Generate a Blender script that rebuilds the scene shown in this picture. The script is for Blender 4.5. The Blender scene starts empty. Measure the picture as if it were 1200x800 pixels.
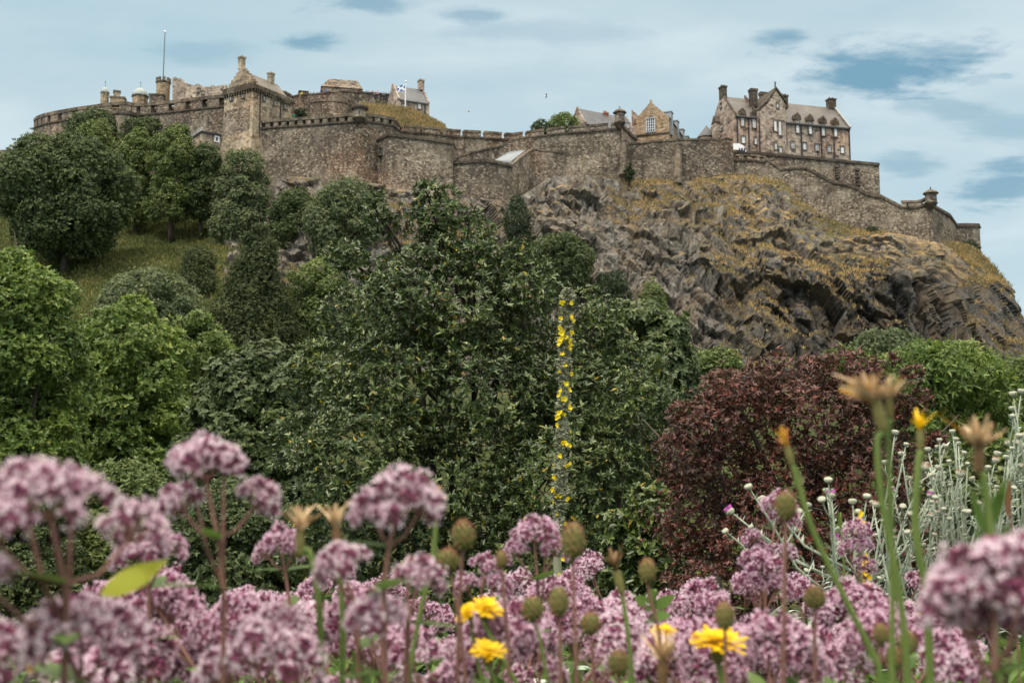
import bpy, math, random
import numpy as np
from mathutils import Vector, noise
sc = bpy.context.scene
COL = sc.collection
rad = math.radians
# ------------------------------------------------------------------ camera
FPX, PITCH, CZ = 1300.0, rad(7.0), 0.9
SP, CP = math.sin(PITCH), math.cos(PITCH)
cam = bpy.data.cameras.new('camera')
cam.sensor_width = 36; cam.lens = 36 * FPX / 1200
cam.clip_start = 0.05; cam.clip_end = 20000
camo = bpy.data.objects.new('camera', cam); COL.objects.link(camo)
camo.location = (0, 0, CZ); camo.rotation_euler = (math.pi / 2 + PITCH, 0, 0)
cam.dof.use_dof = True; cam.dof.focus_distance = 4.0; cam.dof.aperture_fstop = 14.5
sc.camera = camo
# ------------------------------------------------------------------ sky: Nishita behind a thin broken overcast
SUN_EL, SUN_AZ = rad(52), rad(215)      # azimuth clockwise from +Y: behind the camera, to its left
w = bpy.data.worlds.new('World'); sc.world = w; w.use_nodes = True
nt = w.node_tree; nt.nodes.clear(); N = nt.nodes.new; L = nt.links.new
out = N('ShaderNodeOutputWorld')
sky = N('ShaderNodeTexSky'); sky.sky_type = 'NISHITA'; sky.sun_disc = False
sky.sun_elevation = SUN_EL; sky.sun_rotation = SUN_AZ
bg1 = N('ShaderNodeBackground'); bg1.inputs[1].default_value = 0.08; L(sky.outputs[0], bg1.inputs[0])
tc = N('ShaderNodeTexCoord'); sep = N('ShaderNodeSeparateXYZ'); L(tc.outputs['Generated'], sep.inputs[0])
zz = N('ShaderNodeMath'); zz.operation = 'ADD'; zz.inputs[1].default_value = 0.13; L(sep.outputs[2], zz.inputs[0])
zm = N('ShaderNodeMath'); zm.operation = 'MAXIMUM'; zm.inputs[1].default_value = 0.05; L(zz.outputs[0], zm.inputs[0])
dx = N('ShaderNodeMath'); dx.operation = 'DIVIDE'; L(sep.outputs[0], dx.inputs[0]); L(zm.outputs[0], dx.inputs[1])
dy = N('ShaderNodeMath'); dy.operation = 'DIVIDE'; L(sep.outputs[1], dy.inputs[0]); L(zm.outputs[0], dy.inputs[1])
cx = N('ShaderNodeCombineXYZ'); L(dx.outputs[0], cx.inputs[0]); L(dy.outputs[0], cx.inputs[1])
def wn(scale, detail, rough, dist, loc, stretch=(1, 1, 1)):
    n1 = N('ShaderNodeTexNoise'); n1.inputs['Scale'].default_value = scale; n1.inputs['Detail'].default_value = detail; n1.inputs['Roughness'].default_value = rough
    n1.inputs['Distortion'].default_value = dist
    mp = N('ShaderNodeMapping'); mp.inputs['Location'].default_value = loc; mp.inputs['Scale'].default_value = stretch
    L(cx.outputs[0], mp.inputs[0]); L(mp.outputs[0], n1.inputs['Vector']); return n1.outputs['Fac']
def wmath(op, a, b=0.0, c=None):
    m = N('ShaderNodeMath'); m.operation = op
    for i, x in enumerate((a, b, c)):
        if x is None: continue
        if isinstance(x, (int, float)): m.inputs[i].default_value = x
        else: L(x, m.inputs[i])
    return m.outputs[0]
cr = N('ShaderNodeValToRGB'); e = cr.color_ramp.elements
e[0].position = 0.34; e[0].color = (0.345, 0.48, 0.535, 1)
e[1].position = 0.66; e[1].color = (0.50, 0.59, 0.62, 1)
x = e.new(0.5); x.color = (0.41, 0.52, 0.56, 1)
L(wn(1.25, 10, 0.58, 0.3, (3.1, 1.7, 0), (1, 1.5, 1)), cr.inputs[0])
# the darker cloud banks of this sky, each where it stands
spx = N('ShaderNodeSeparateXYZ'); L(cx.outputs[0], spx.inputs[0])
rag = wn(5.5, 10, 0.62, 0.15, (0, 0, 0), (1, 1.6, 1)); mask = None
for bx, by, rx, ry, st in ((1040, 82, 125, 36, 1.0), (1090, 62, 60, 18, 0.7), (916, 44, 36, 10, .8), (362, 50, 46, 11, .8), (1175, 215, 60, 34, .8), (1060, 195, 50, 18, .5), (430, 4, 70, 14, .7), (545, 16, 48, 10, .6), (1110, 128, 90, 14, .5), (225, 60, 90, 16, .3), (650, 40, 120, 16, .25), (1180, 150, 60, 20, .4)):
    def pl(px, py):
        d = Vector(((px - 600) / FPX, CP - (400 - py) / FPX * SP, SP + (400 - py) / FPX * CP)).normalized(); return d.x / (d.z + .13), d.y / (d.z + .13)
    c0, c1, c2 = pl(bx, by), pl(bx + rx, by), pl(bx, by + ry)
    ex = wmath('DIVIDE', wmath('SUBTRACT', spx.outputs[0], c0[0]), abs(c1[0] - c0[0])); ey = wmath('DIVIDE', wmath('SUBTRACT', spx.outputs[1], c0[1]), abs(c2[1] - c0[1]))
    r = wmath('SQRT', wmath('ADD', wmath('MULTIPLY', ex, ex), wmath('MULTIPLY', ey, ey)))
    f = wmath('ADD', wmath('SUBTRACT', 1.0, r), wmath('MULTIPLY', wmath('SUBTRACT', rag, 0.5), 3.6))
    mr = N('ShaderNodeMapRange'); mr.interpolation_type = 'SMOOTHSTEP'; mr.inputs[1].default_value = -0.25; mr.inputs[2].default_value = 0.85; mr.inputs[4].default_value = st; L(f, mr.inputs[0])
    mask = mr.outputs[0] if mask is None else wmath('MAXIMUM', mask, mr.outputs[0])
dk = N('ShaderNodeMix'); dk.data_type = 'RGBA'; L(wmath('MULTIPLY', mask, 0.95), dk.inputs[0]); L(cr.outputs[0], dk.inputs[6]); dk.inputs[7].default_value = (0.125, 0.265, 0.36, 1)
# overhead, out of view: warm white glow added to the sky to light the scene
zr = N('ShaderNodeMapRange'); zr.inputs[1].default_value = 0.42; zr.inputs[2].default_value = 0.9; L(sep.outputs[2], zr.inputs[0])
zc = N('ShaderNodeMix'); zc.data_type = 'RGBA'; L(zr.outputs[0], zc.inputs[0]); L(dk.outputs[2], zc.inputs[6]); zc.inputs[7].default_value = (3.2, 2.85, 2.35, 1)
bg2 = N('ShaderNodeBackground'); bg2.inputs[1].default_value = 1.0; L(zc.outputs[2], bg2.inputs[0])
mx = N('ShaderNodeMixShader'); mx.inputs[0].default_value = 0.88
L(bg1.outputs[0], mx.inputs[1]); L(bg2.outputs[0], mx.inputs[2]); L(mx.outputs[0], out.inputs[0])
# ------------------------------------------------------------------ sun through the cloud
sl = bpy.data.lights.new('sun', 'SUN'); sl.energy = 1.5; sl.angle = rad(12); sl.color = (1.0, 0.94, 0.85)
so = bpy.data.objects.new('sun', sl); COL.objects.link(so)
sd = Vector((math.sin(SUN_AZ) * math.cos(SUN_EL), math.cos(SUN_AZ) * math.cos(SUN_EL), math.sin(SUN_EL)))
so.rotation_euler = sd.to_track_quat('Z', 'Y').to_euler()
sc.view_settings.view_transform = 'Standard'; sc.view_settings.look = 'None'
sc.view_settings.exposure = 0.52; sc.view_settings.gamma = 1.0; sc.view_settings.use_curve_mapping = False
sc.render.engine = 'CYCLES'
cy = sc.cycles
cy.use_denoising = True; cy.max_bounces = 4; cy.diffuse_bounces = 2; cy.glossy_bounces = 2; cy.transmission_bounces = 2
cy.transparent_max_bounces = 4; cy.caustics_reflective = False; cy.caustics_refractive = False
try: cy.denoiser = 'OPENIMAGEDENOISE'; cy.denoising_input_passes = 'RGB_ALBEDO_NORMAL'
except Exception: pass

# ------------------------------------------------------------------ pixel of the 1200x800 photograph -> point at depth Y
def ray(px, py):
    u = (px - 600) / FPX; v = (400 - py) / FPX
    return Vector((u, CP - v * SP, SP + v * CP))
def P(px, py, Y):
    d = ray(px, py); s = Y / d.y
    return Vector((d.x * s, Y, CZ + d.z * s))

# ------------------------------------------------------------------ materials
def newmat(name):
    m = bpy.data.materials.new(name); m.use_nodes = True
    t = m.node_tree; t.nodes.clear()
    o = t.nodes.new('ShaderNodeOutputMaterial'); b = t.nodes.new('ShaderNodeBsdfPrincipled')
    t.links.new(b.outputs[0], o.inputs[0])
    return m, t, b, o
def ramp(t, fac, stops):
    r = t.nodes.new('ShaderNodeValToRGB'); e = r.color_ramp.elements
    e[0].position = stops[0][0]; e[0].color = (*stops[0][1], 1)
    e[1].position = stops[-1][0]; e[1].color = (*stops[-1][1], 1)
    for p, c in stops[1:-1]:
        x = e.new(p); x.color = (*c, 1)
    if fac is not None: t.links.new(fac, r.inputs[0])
    return r.outputs[0]
def wpos(t, scale=(1, 1, 1), rot=(0, 0, 0)):
    g = t.nodes.new('ShaderNodeNewGeometry'); m = t.nodes.new('ShaderNodeMapping')
    m.inputs['Scale'].default_value = scale; m.inputs['Rotation'].default_value = rot
    t.links.new(g.outputs['Position'], m.inputs[0]); return m.outputs[0]
def tnoise(t, vec, scale, detail=3, rough=0.55, dist=0):
    n = t.nodes.new('ShaderNodeTexNoise'); n.inputs['Scale'].default_value = scale
    n.inputs['Detail'].default_value = detail; n.inputs['Roughness'].default_value = rough; n.inputs['Distortion'].default_value = dist
    t.links.new(vec, n.inputs['Vector']); return n.outputs['Fac']
def tmix(t, fac, a, b, blend='MIX'):
    m = t.nodes.new('ShaderNodeMix'); m.data_type = 'RGBA'; m.blend_type = blend
    for s, x in ((0, fac), (6, a), (7, b)):
        if isinstance(x, (int, float)): m.inputs[s].default_value = x
        elif isinstance(x, tuple): m.inputs[s].default_value = (*x, 1)
        else: t.links.new(x, m.inputs[s])
    return m.outputs[2]
def tmath(t, op, a, b=0.0):
    m = t.nodes.new('ShaderNodeMath'); m.operation = op
    for s, x in ((0, a), (1, b)):
        if isinstance(x, (int, float)): m.inputs[s].default_value = x
        else: t.links.new(x, m.inputs[s])
    return m.outputs[0]
def bump(t, b, h, strength, dist):
    n = t.nodes.new('ShaderNodeBump'); n.inputs['Strength'].default_value = strength; n.inputs['Distance'].default_value = dist
    t.links.new(h, n.inputs['Height']); t.links.new(n.outputs[0], b.inputs['Normal'])

def stone(name, dark, mid, light, pale, scale=2.7, stain=(0.05, 0.043, 0.038), stain_amt=0.55):
    m, t, b, o = newmat(name)
    v = t.nodes.new('ShaderNodeTexVoronoi'); v.inputs['Scale'].default_value = scale
    warp = wpos(t, (1, 1, 1.35)); t.links.new(warp, v.inputs['Vector'])
    s = t.nodes.new('ShaderNodeSeparateColor'); t.links.new(v.outputs['Color'], s.inputs[0])
    c = ramp(t, s.outputs[0], [(0.0, dark), (0.32, mid), (0.72, light), (0.9, light), (1.0, pale)])
    big = tnoise(t, wpos(t, (1, 1, 1.4)), 0.11, 5, 0.62)
    c = tmix(t, ramp(t, big, [(0.46, (0, 0, 0)), (0.56, (stain_amt,) * 3)]), c, stain)
    streak = tnoise(t, wpos(t, (1, 1, 0.10)), 0.9, 4, 0.6)
    c = tmix(t, ramp(t, streak, [(0.5, (0, 0, 0)), (0.64, (0.6,) * 3)]), c, stain)
    tint = tnoise(t, wpos(t), 0.06, 3)
    c = tmix(t, 1.0, c, ramp(t, tint, [(0.35, (1.12, 0.95, 0.86)), (0.5, (1, 1, 1)), (0.65, (1.12, 1.12, 1.06))]), 'MULTIPLY')
    patch = tnoise(t, wpos(t), 0.25, 3)
    sp = t.nodes.new('ShaderNodeTexVoronoi'); sp.inputs['Scale'].default_value = 2.3; t.links.new(wpos(t, (1, 1, 1.5)), sp.inputs['Vector'])
    s2 = t.nodes.new('ShaderNodeSeparateColor'); t.links.new(sp.outputs['Color'], s2.inputs[0])
    c = tmix(t, ramp(t, s2.outputs[1], [(0.84, (0, 0, 0)), (0.93, (0.5,) * 3)]), c, pale)
    c = tmix(t, ramp(t, patch, [(0.52, (0, 0, 0)), (0.68, (0.3,) * 3)]), c, pale)
    t.links.new(c, b.inputs['Base Color']); b.inputs['Roughness'].default_value = 0.92; b.inputs['Specular IOR Level'].default_value = 0.15
    bump(t, b, tmath(t, 'ADD', v.outputs['Distance'], tnoise(t, wpos(t), 2.5, 4)), 0.3, 0.2)
    return m
M = {}
M['rubble'] = stone('rubble_stone', (0.05, 0.041, 0.034), (0.135, 0.108, 0.083), (0.235, 0.192, 0.148), (0.46, 0.40, 0.32))
M['rubble_dark'] = stone('dark_rubble_stone', (0.04, 0.034, 0.028), (0.105, 0.085, 0.067), (0.18, 0.147, 0.115), (0.40, 0.34, 0.27))
M['warm'] = stone('warm_sandstone', (0.14, 0.108, 0.078), (0.28, 0.228, 0.165), (0.38, 0.318, 0.235), (0.50, 0.44, 0.34), 1.3, (0.09, 0.07, 0.05), 0.5)
M['pink'] = stone('pinkish_snecked_stone', (0.09, 0.075, 0.065), (0.27, 0.215, 0.175), (0.38, 0.31, 0.255), (0.52, 0.44, 0.37), 1.2, (0.10, 0.075, 0.062), 0.35)
M['tan'] = stone('tan_sandstone', (0.15, 0.115, 0.08), (0.29, 0.225, 0.15), (0.36, 0.28, 0.19), (0.46, 0.38, 0.27), 1.6, (0.12, 0.09, 0.065), 0.3)
M['trim'] = stone('sooty_trim_stone', (0.035, 0.03, 0.026), (0.06, 0.05, 0.042), (0.10, 0.083, 0.066), (0.15, 0.125, 0.10), 2.0)
M['coping'] = stone('weathered_coping', (0.06, 0.05, 0.04), (0.115, 0.093, 0.07), (0.17, 0.14, 0.106), (0.27, 0.23, 0.18), 0.9, (0.05, 0.043, 0.036), 0.8)

def slate_mat(name, c1, c2, sc_=(2.2, 2.2, 2.2)):
    m, t, b, o = newmat(name)
    v = t.nodes.new('ShaderNodeTexVoronoi'); v.inputs['Scale'].default_value = 1.6; t.links.new(wpos(t, (1, 1, 2.2)), v.inputs['Vector'])
    s = t.nodes.new('ShaderNodeSeparateColor'); t.links.new(v.outputs['Color'], s.inputs[0])
    c = tmix(t, s.outputs[0], c1, c2)
    c = tmix(t, ramp(t, tnoise(t, wpos(t), 0.35, 4), [(0.45, (0, 0, 0)), (0.7, (0.6,) * 3)]), c, tuple(x * 1.5 for x in c2))
    t.links.new(c, b.inputs['Base Color']); b.inputs['Roughness'].default_value = 0.6
    bump(t, b, s.outputs[1], 0.3, 0.08)
    return m
M['slate'] = slate_mat('roof_slate', (0.055, 0.05, 0.046), (0.10, 0.09, 0.08))
M['slate_blue'] = slate_mat('blue_grey_slate', (0.055, 0.06, 0.068), (0.085, 0.09, 0.10))
M['slate_brown'] = slate_mat('mossy_brown_slate', (0.08, 0.066, 0.05), (0.135, 0.112, 0.085))
def plain(name, col, rough=0.6, spec=0.4, var=0.25, vs=8.0, metal=0.0, trans=0.0):
    m, t, b, o = newmat(name)
    n = tnoise(t, wpos(t), vs, 3)
    c = tmix(t, n, tuple(x * (1 - var) for x in col), tuple(min(1, x * (1 + var)) for x in col))
    t.links.new(c, b.inputs['Base Color']); b.inputs['Roughness'].default_value = rough; b.inputs['Specular IOR Level'].default_value = spec
    b.inputs['Metallic'].default_value = metal
    return m
M['lead'] = plain('pale_lead', (0.27, 0.29, 0.31), 0.6, 0.3, 0.15, 0.7)
M['lead_dark'] = plain('dark_lead', (0.23, 0.26, 0.28), 0.5, 0.4, 0.25, 0.7)
M['dome'] = plain('grey_green_dome_lead', (0.27, 0.32, 0.31), 0.5, 0.4, 0.25, 1.2)
mb_, tb_, bb_, ob_ = newmat('pale_window_blind'); oi_ = tb_.nodes.new('ShaderNodeObjectInfo'); tb_.links.new(ramp(tb_, oi_.outputs['Random'], [(0.0, (0.10, 0.11, 0.12)), (0.25, (0.34, 0.35, 0.36)), (0.5, (0.55, 0.56, 0.57)), (1, (0.72, 0.73, 0.74))]), bb_.inputs['Base Color']); bb_.inputs['Roughness'].default_value = .25; M['blind'] = mb_
M['white'] = plain('white_paint', (0.78, 0.79, 0.80), 0.5, 0.4, 0.06, 0.8)
M['glass'] = plain('dark_window_glass', (0.035, 0.045, 0.055), 0.12, 0.8, 0.3, 0.6)
M['iron'] = plain('black_iron', (0.022, 0.022, 0.026), 0.5, 0.4, 0.2, 2)
M['pole'] = plain('grey_pole_paint', (0.12, 0.17, 0.20), 0.5, 0.4, 0.1, 2)
M['flag_blue'] = plain('flag_blue', (0.05, 0.12, 0.36), 0.8, 0.1, 0.1, 2)
M['brick_red'] = plain('red_clay', (0.32, 0.14, 0.09), 0.9, 0.1, 0.3, 1)

# ------------------------------------------------------------------ objects
def tag(o, label=None, cat=None, group=None, kind=None):
    if label: o['label'] = label
    if cat: o['category'] = cat
    if group: o['group'] = group
    if kind: o['kind'] = kind
    return o
def empty(name, loc, label=None, cat=None, group=None):
    o = bpy.data.objects.new(name, None); COL.objects.link(o); o.location = loc; o.empty_display_size = 0.2
    return tag(o, label, cat, group)
class MB:
    """a mesh under construction, in world coordinates"""
    def __init__(s): s.v = []; s.f = []; s.m = []
    def add(s, vs, fs, mi=0):
        b = len(s.v); s.v.extend([tuple(x) for x in vs]); s.f.extend([tuple(b + i for i in f) for f in fs]); s.m.extend([mi] * len(fs))
    def hexa(s, c, mi=0):       # c: 4 bottom + 4 top corners
        s.add(c, [(3, 2, 1, 0), (4, 5, 6, 7), (0, 1, 5, 4), (1, 2, 6, 5), (2, 3, 7, 6), (3, 0, 4, 7)], mi)
    def box(s, x0, x1, y0, y1, z0, z1, mi=0):
        s.hexa([(x0, y0, z0), (x1, y0, z0), (x1, y1, z0), (x0, y1, z0), (x0, y0, z1), (x1, y0, z1), (x1, y1, z1), (x0, y1, z1)], mi)
    def tube(s, pts, rs, n=6, mi=0, cap=True):
        pts = [Vector(p) for p in pts]; vs = []
        ref = Vector((0.31, 0.95, 0.05))
        for i, p in enumerate(pts):
            d = (pts[min(i + 1, len(pts) - 1)] - pts[max(i - 1, 0)]); d = d.normalized() if d.length > 1e-9 else Vector((0, 0, 1))
            a = d.cross(ref); a = a.normalized() if a.length > 1e-3 else d.cross(Vector((1, 0, 0))).normalized()
            b = d.cross(a); r = rs[i] if hasattr(rs, '__len__') else rs
            for k in range(n):
                t = 2 * math.pi * k / n
                vs.append(p + a * (math.cos(t) * r) + b * (math.sin(t) * r))
        fs = []
        for i in range(len(pts) - 1):
            for k in range(n):
                fs.append((i * n + k, i * n + (k + 1) % n, (i + 1) * n + (k + 1) % n, (i + 1) * n + k))
        if cap: fs.append(tuple(reversed(range(n)))); fs.append(tuple((len(pts) - 1) * n + k for k in range(n)))
        s.add(vs, fs, mi)
    def lathe(s, c, prof, n=12, mi=0, axis=None):     # prof: (r, z) from bottom to top
        c = Vector(c); vs = []; fs = []
        q = Vector(axis).normalized().to_track_quat('Z', 'Y') if axis is not None else None
        for r, z in prof:
            for k in range(n):
                t = 2 * math.pi * k / n; p = Vector((math.cos(t) * max(r, 1e-4), math.sin(t) * max(r, 1e-4), z))
                vs.append(c + (q @ p if q else p))
        for i in range(len(prof) - 1):
            for k in range(n): fs.append((i * n + k, i * n + (k + 1) % n, (i + 1) * n + (k + 1) % n, (i + 1) * n + k))
        fs.append(tuple(reversed(range(n)))); fs.append(tuple((len(prof) - 1) * n + k for k in range(n)))
        s.add(vs, fs, mi)
    def build(s, name, mats, parent=None, loc=None, smooth=False, label=None):
        if parent is not None: loc = parent.location
        loc = Vector(loc) if loc is not None else Vector((0, 0, 0))
        me = bpy.data.meshes.new(name)
        me.from_pydata([(x[0] - loc.x, x[1] - loc.y, x[2] - loc.z) for x in s.v], [], s.f)
        mats = mats if isinstance(mats, (list, tuple)) else [mats]
        for m in mats: me.materials.append(m)
        if len(mats) > 1: me.polygons.foreach_set('material_index', s.m)
        if smooth: me.polygons.foreach_set('use_smooth', [True] * len(me.polygons))
        me.update()
        o = bpy.data.objects.new(name, me); COL.objects.link(o)
        if parent is not None: o.parent = parent
        else: o.location = loc
        if label: o['label'] = label
        return o
def sub_part(o, parent):
    """hang a mesh built against the thing's origin under one of its parts (parts sit at the thing's origin too)"""
    o.parent = parent; return o
def build_sub(mb, name, mats, part, root, smooth=False):
    o = mb.build(name, mats, None, root.location, smooth); o.location = (0, 0, 0); o.parent = part; return o

# ------------------------------------------------------------------ terrain
def lerp_table(tab, x):
    if x <= tab[0][0]: return tab[0][1]
    for (a, va), (b, vb) in zip(tab, tab[1:]):
        if x <= b:
            t = (x - a) / (b - a); t = t * t * (3 - 2 * t); return va + (vb - va) * t
    return tab[-1][1]
RIGHT = [(2.6, 0), (5, -1.3), (9, -2.4), (14, -3.6), (25, -5), (45, -4), (85, 3.5), (120, 8.5), (160, 13), (200, 17), (260, 20), (500, 20), (900, -12)]
LEFT = [(2.6, 0), (5, -1.3), (9, -2.4), (14, -3.8), (25, -5.5), (45, -5), (80, 4), (110, 12.5), (150, 22.5), (172, 29.5), (205, 43), (228, 53), (238, 62), (255, 68), (300, 68), (500, 20), (900, -12)]
def ground_z(x, y):
    px = x / max(y, 1) * 1300 + 600
    t = min(1, max(0, (px - 280) / 320)); t = t * t * (3 - 2 * t)
    z = lerp_table(LEFT, y) * (1 - t) + lerp_table(RIGHT, y) * t
    if y > 20: z += noise.noise(Vector((x * 0.03, y * 0.03, 0))) * min(1.5, (y - 20) * 0.03) + noise.noise(Vector((x * 0.15, y * 0.15, 3))) * 0.25
    elif y < 3: z += noise.noise(Vector((x * 1.5, y * 1.5, 0))) * 0.04
    return z
def make_ground():
    ys = [-40, -20, -8, -3]; y = -1.0
    while y < 6000:
        ys.append(y); y += 0.35 if y < 8 else max(0.35, abs(y) * 0.028) if y < 300 else y * 0.12
    ns = 130; vs = []
    for y in ys:
        wdt = abs(y) * 1.1 + 12
        for i in range(ns + 1):
            x = (i / ns * 2 - 1) * wdt; vs.append((x, y, ground_z(x, y)))
    fs = [(j * (ns + 1) + i, j * (ns + 1) + i + 1, (j + 1) * (ns + 1) + i + 1, (j + 1) * (ns + 1) + i) for j in range(len(ys) - 1) for i in range(ns)]
    mb = MB(); mb.add(vs, fs)
    m, t, b, o = newmat('grassy_ground')
    c = ramp(t, tnoise(t, wpos(t), 0.12, 8, 0.7), [(0.3, (0.034, 0.050, 0.018)), (0.5, (0.068, 0.088, 0.030)), (0.62, (0.11, 0.112, 0.048)), (0.8, (0.15, 0.12, 0.066))])
    c2 = ramp(t, tnoise(t, wpos(t), 3.0, 5, 0.7), [(0.3, (0.35,) * 3), (0.7, (1.25,) * 3)])
    c = tmix(t, 1.0, c, c2, 'MULTIPLY')
    t.links.new(c, b.inputs['Base Color']); b.inputs['Roughness'].default_value = 1; b.inputs['Specular IOR Level'].default_value = 0.1
    bump(t, b, tnoise(t, wpos(t), 1.5, 8, 0.7), 1.0, 0.6)
    g = mb.build('ground', m, smooth=True); g['kind'] = 'structure'
    return g
make_ground()

# ------------------------------------------------------------------ the castle rock: a loft between its top, shoulder and foot contours
TOPC = [(262, 215, 220), (340, 207, 212.5), (420, 213, 202.5), (520, 229, 203.5), (600, 234, 211), (645, 208, 220), (690, 205, 224), (735, 212, 227), (800, 212, 229), (858, 205, 232), (915, 213, 229),
        (950, 246, 225), (1000, 268, 222), (1058, 275, 214.5), (1098, 284, 213), (1122, 286, 222), (1151, 297, 231)]
MIDC = [(262, 275, 203), (340, 280, 195), (420, 290, 188), (520, 300, 187), (600, 300, 196), (645, 292, 200), (690, 300, 200), (735, 305, 203), (800, 305, 204), (858, 300, 206), (915, 312, 203),
        (950, 322, 200), (1000, 328, 199), (1058, 318, 198), (1100, 330, 198), (1140, 335, 203), (1180, 335, 216)]
BOTC = [(262, 360, 170), (340, 400, 165), (420, 420, 165), (520, 440, 168), (600, 440, 176), (645, 440, 178), (690, 440, 178), (735, 440, 180), (800, 440, 182), (858, 440, 186), (915, 440, 190),
        (950, 440, 190), (1000, 440, 189), (1058, 440, 187), (1110, 440, 186), (1170, 440, 190), (1228, 440, 205)]
def cr1(p0, p1, p2, p3, t):
    return 0.5 * ((2 * p1) + (p2 - p0) * t + (2 * p0 - 5 * p1 + 4 * p2 - p3) * t * t + (3 * p1 - p0 - 3 * p2 + p3) * t ** 3)
def spline(pts, u):
    n = len(pts) - 1; x = min(max(u * n, 0), n - 1e-6); i = int(x); t = x - i
    g = lambda k: pts[min(max(k, 0), n)]
    # centripetal feel: blend linear and Catmull-Rom so sharp corners stay put
    return pts[i].lerp(pts[i + 1], t) * 0.5 + cr1(g(i - 1), g(i), g(i + 1), g(i + 2), t) * 0.5
def ridged(p, oct_=4):
    a = 0; amp = 1; s = 0
    for _ in range(oct_):
        a += amp * (1 - abs(noise.noise(p)) * 2.2); s += amp; amp *= 0.5; p = p * 2.13
    return a / s
def make_rock():
    T = [P(*a) for a in TOPC]; Mi = [P(*a) for a in MIDC]; B = [P(*a) for a in BOTC]
    e = T[-1]; T += [Vector((e.x + 1, 262, e.z - 1)), Vector((e.x - 20, 310, e.z)), Vector((e.x - 90, 330, e.z))]
    e = Mi[-1]; Mi += [Vector((e.x + 10, 262, e.z - 2)), Vector((e.x - 5, 325, e.z)), Vector((e.x - 90, 350, e.z))]
    e = B[-1]; B += [Vector((e.x + 14, 262, e.z)), Vector((e.x + 5, 340, e.z)), Vector((e.x - 90, 380, e.z))]
    NU, NV = 900, 170
    base = []
    nseg = len(T) - 1; wts = [((Mi[i + 1] - Mi[i]).length) * (1.0 if i < nseg - 3 else 1.3 if i == nseg - 3 else .35) for i in range(nseg)]; cum = [0]
    for x in wts: cum.append(cum[-1] + x)
    def remap(f):
        x = f * cum[-1]
        for i in range(nseg):
            if x <= cum[i + 1] + 1e-9: return (i + (x - cum[i]) / wts[i]) / nseg
        return 1.0
    US = [remap(i / NU) for i in range(NU + 1)]
    for j in range(NV + 1):
        v = j / NV; row = []
        for i in range(NU + 1):
            # more columns where the photo looks
            u = US[i]; t = spline(T, u); m_ = spline(Mi, u); b = spline(B, u)
            if v < 0.5: p = b.lerp(m_, v * 2)
            else: p = m_.lerp(t, v * 2 - 1)
            row.append(p)
        base.append(row)
    vs = []
    for j in range(NV + 1):
        v = j / NV
        for i in range(NU + 1):
            p = base[j][i]
            a = base[j][min(i + 1, NU)] - base[j][max(i - 1, 0)]; b = base[min(j + 1, NV)][i] - base[max(j - 1, 0)][i]
            n = a.cross(b).normalized()
            if n.y > 0.9 and US[i] < 0.8: n = -n
            right = min(1, max(0, (p.x - 45) / 30))           # the craggy, steep west end
            low = 1 - min(1, max(0, (v - 0.35) / 0.3))
            q = Vector((p.x * 0.055, p.y * 0.055, p.z * 0.05))
            big = ridged(q + Vector((5, 2, 9)), 4) - 0.45
            # leaning strata: sheared cells, long one way
            sh = Vector((p.x * 0.16 + p.z * 0.10, p.y * 0.12, p.z * 0.05 - p.x * 0.02))
            dd, _pp = noise.voronoi(sh * 1.5 + Vector((noise.noise(q * 3), noise.noise(q * 3 + Vector((9, 0, 0))), 0)) * 0.5)
            crag = (dd[1] - dd[0])
            d2, _pp = noise.voronoi(Vector((p.x * 0.55 + p.z * 0.2, p.y * 0.45, p.z * 0.28)))
            crag2 = (d2[1] - d2[0])
            fine = ridged(Vector((p.x * 0.4, p.y * 0.4, p.z * 0.22)), 3) - 0.5
            ledge = math.sin(p.z * 0.62 + noise.noise(Vector((p.x * 0.05, p.y * 0.05, 1))) * 6)
            amp = (1.0 + 0.55 * right * low + 0.1 * low)
            fade = min(1, (1 - v) / 0.10) * 0.9 + 0.1
            cal = 1 - .5 * right * (1 - low) * (1 if US[i] < .72 else .6)
            fc = 0.0
            for sc2, amt in ((0.10, 1.5 * cal + 1.5 * right * low), (0.26, 1.15 * cal), (0.7, 0.38 * cal * (1 - .9 * min(1, max(0, (US[i] - .66) / .06))))):
                pq = Vector((p.x + p.z * 0.22 + p.y * .3, p.y * .8, p.z * 0.46 - p.x * .06)) * (sc2 * 1.1) + Vector((noise.noise(p * .11), noise.noise(p * .11 + Vector((7, 0, 0))), 0)) * .14
                _d, ps = noise.voronoi(pq); c0 = ps[0]; hv = noise.cell_vector(c0 * 17.3 + Vector((.5, .5, .5)))
                fc += ((hv.x - .5) + (hv - Vector((.5, .5, .5))).dot(pq - c0) * 3.9) * amt
            edge = 1 - .75 * min(1, max(0, (US[i] - .72) / .07)); amp *= edge
            cleft = max(0, 1 - abs(noise.noise(Vector((p.x * .13 + p.z * .02, p.y * .10, p.z * .022)))) * 11) * (1.1 + 1.6 * right * low) + max(0, 1 - abs(noise.noise(Vector((p.x * .33 + p.z * .05 + 9, p.y * .2, p.z * .05)))) * 9) * .9
            fc -= cleft
            disp = fc * (amp * fade) + (big * 1.1 + (crag - 0.3) * 1.2 + (crag2 - 0.3) * .6 + fine * 0.7 + ledge * 0.3) * amp * fade
            hor = Vector((n.x, n.y, n.z * 0.45))
            vs.append(p + hor * disp)
    W = NU + 1
    sk = [Vector((v.x, v.y - 0.5, v.z - 22)) for v in vs[:W]]
    # cap: the top runs back inside the walls
    for i in range(NU + 1):
        p = vs[NV * W + i]; u = US[i]
        c = Vector((40, 262, p.z)) - p; c.z = 0; c.normalize()
        if US[i] < 0.84: c = Vector((0.0, 1, 0))
        vs.append(p + c * 14 + Vector((0, 0, 0.5)))
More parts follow.
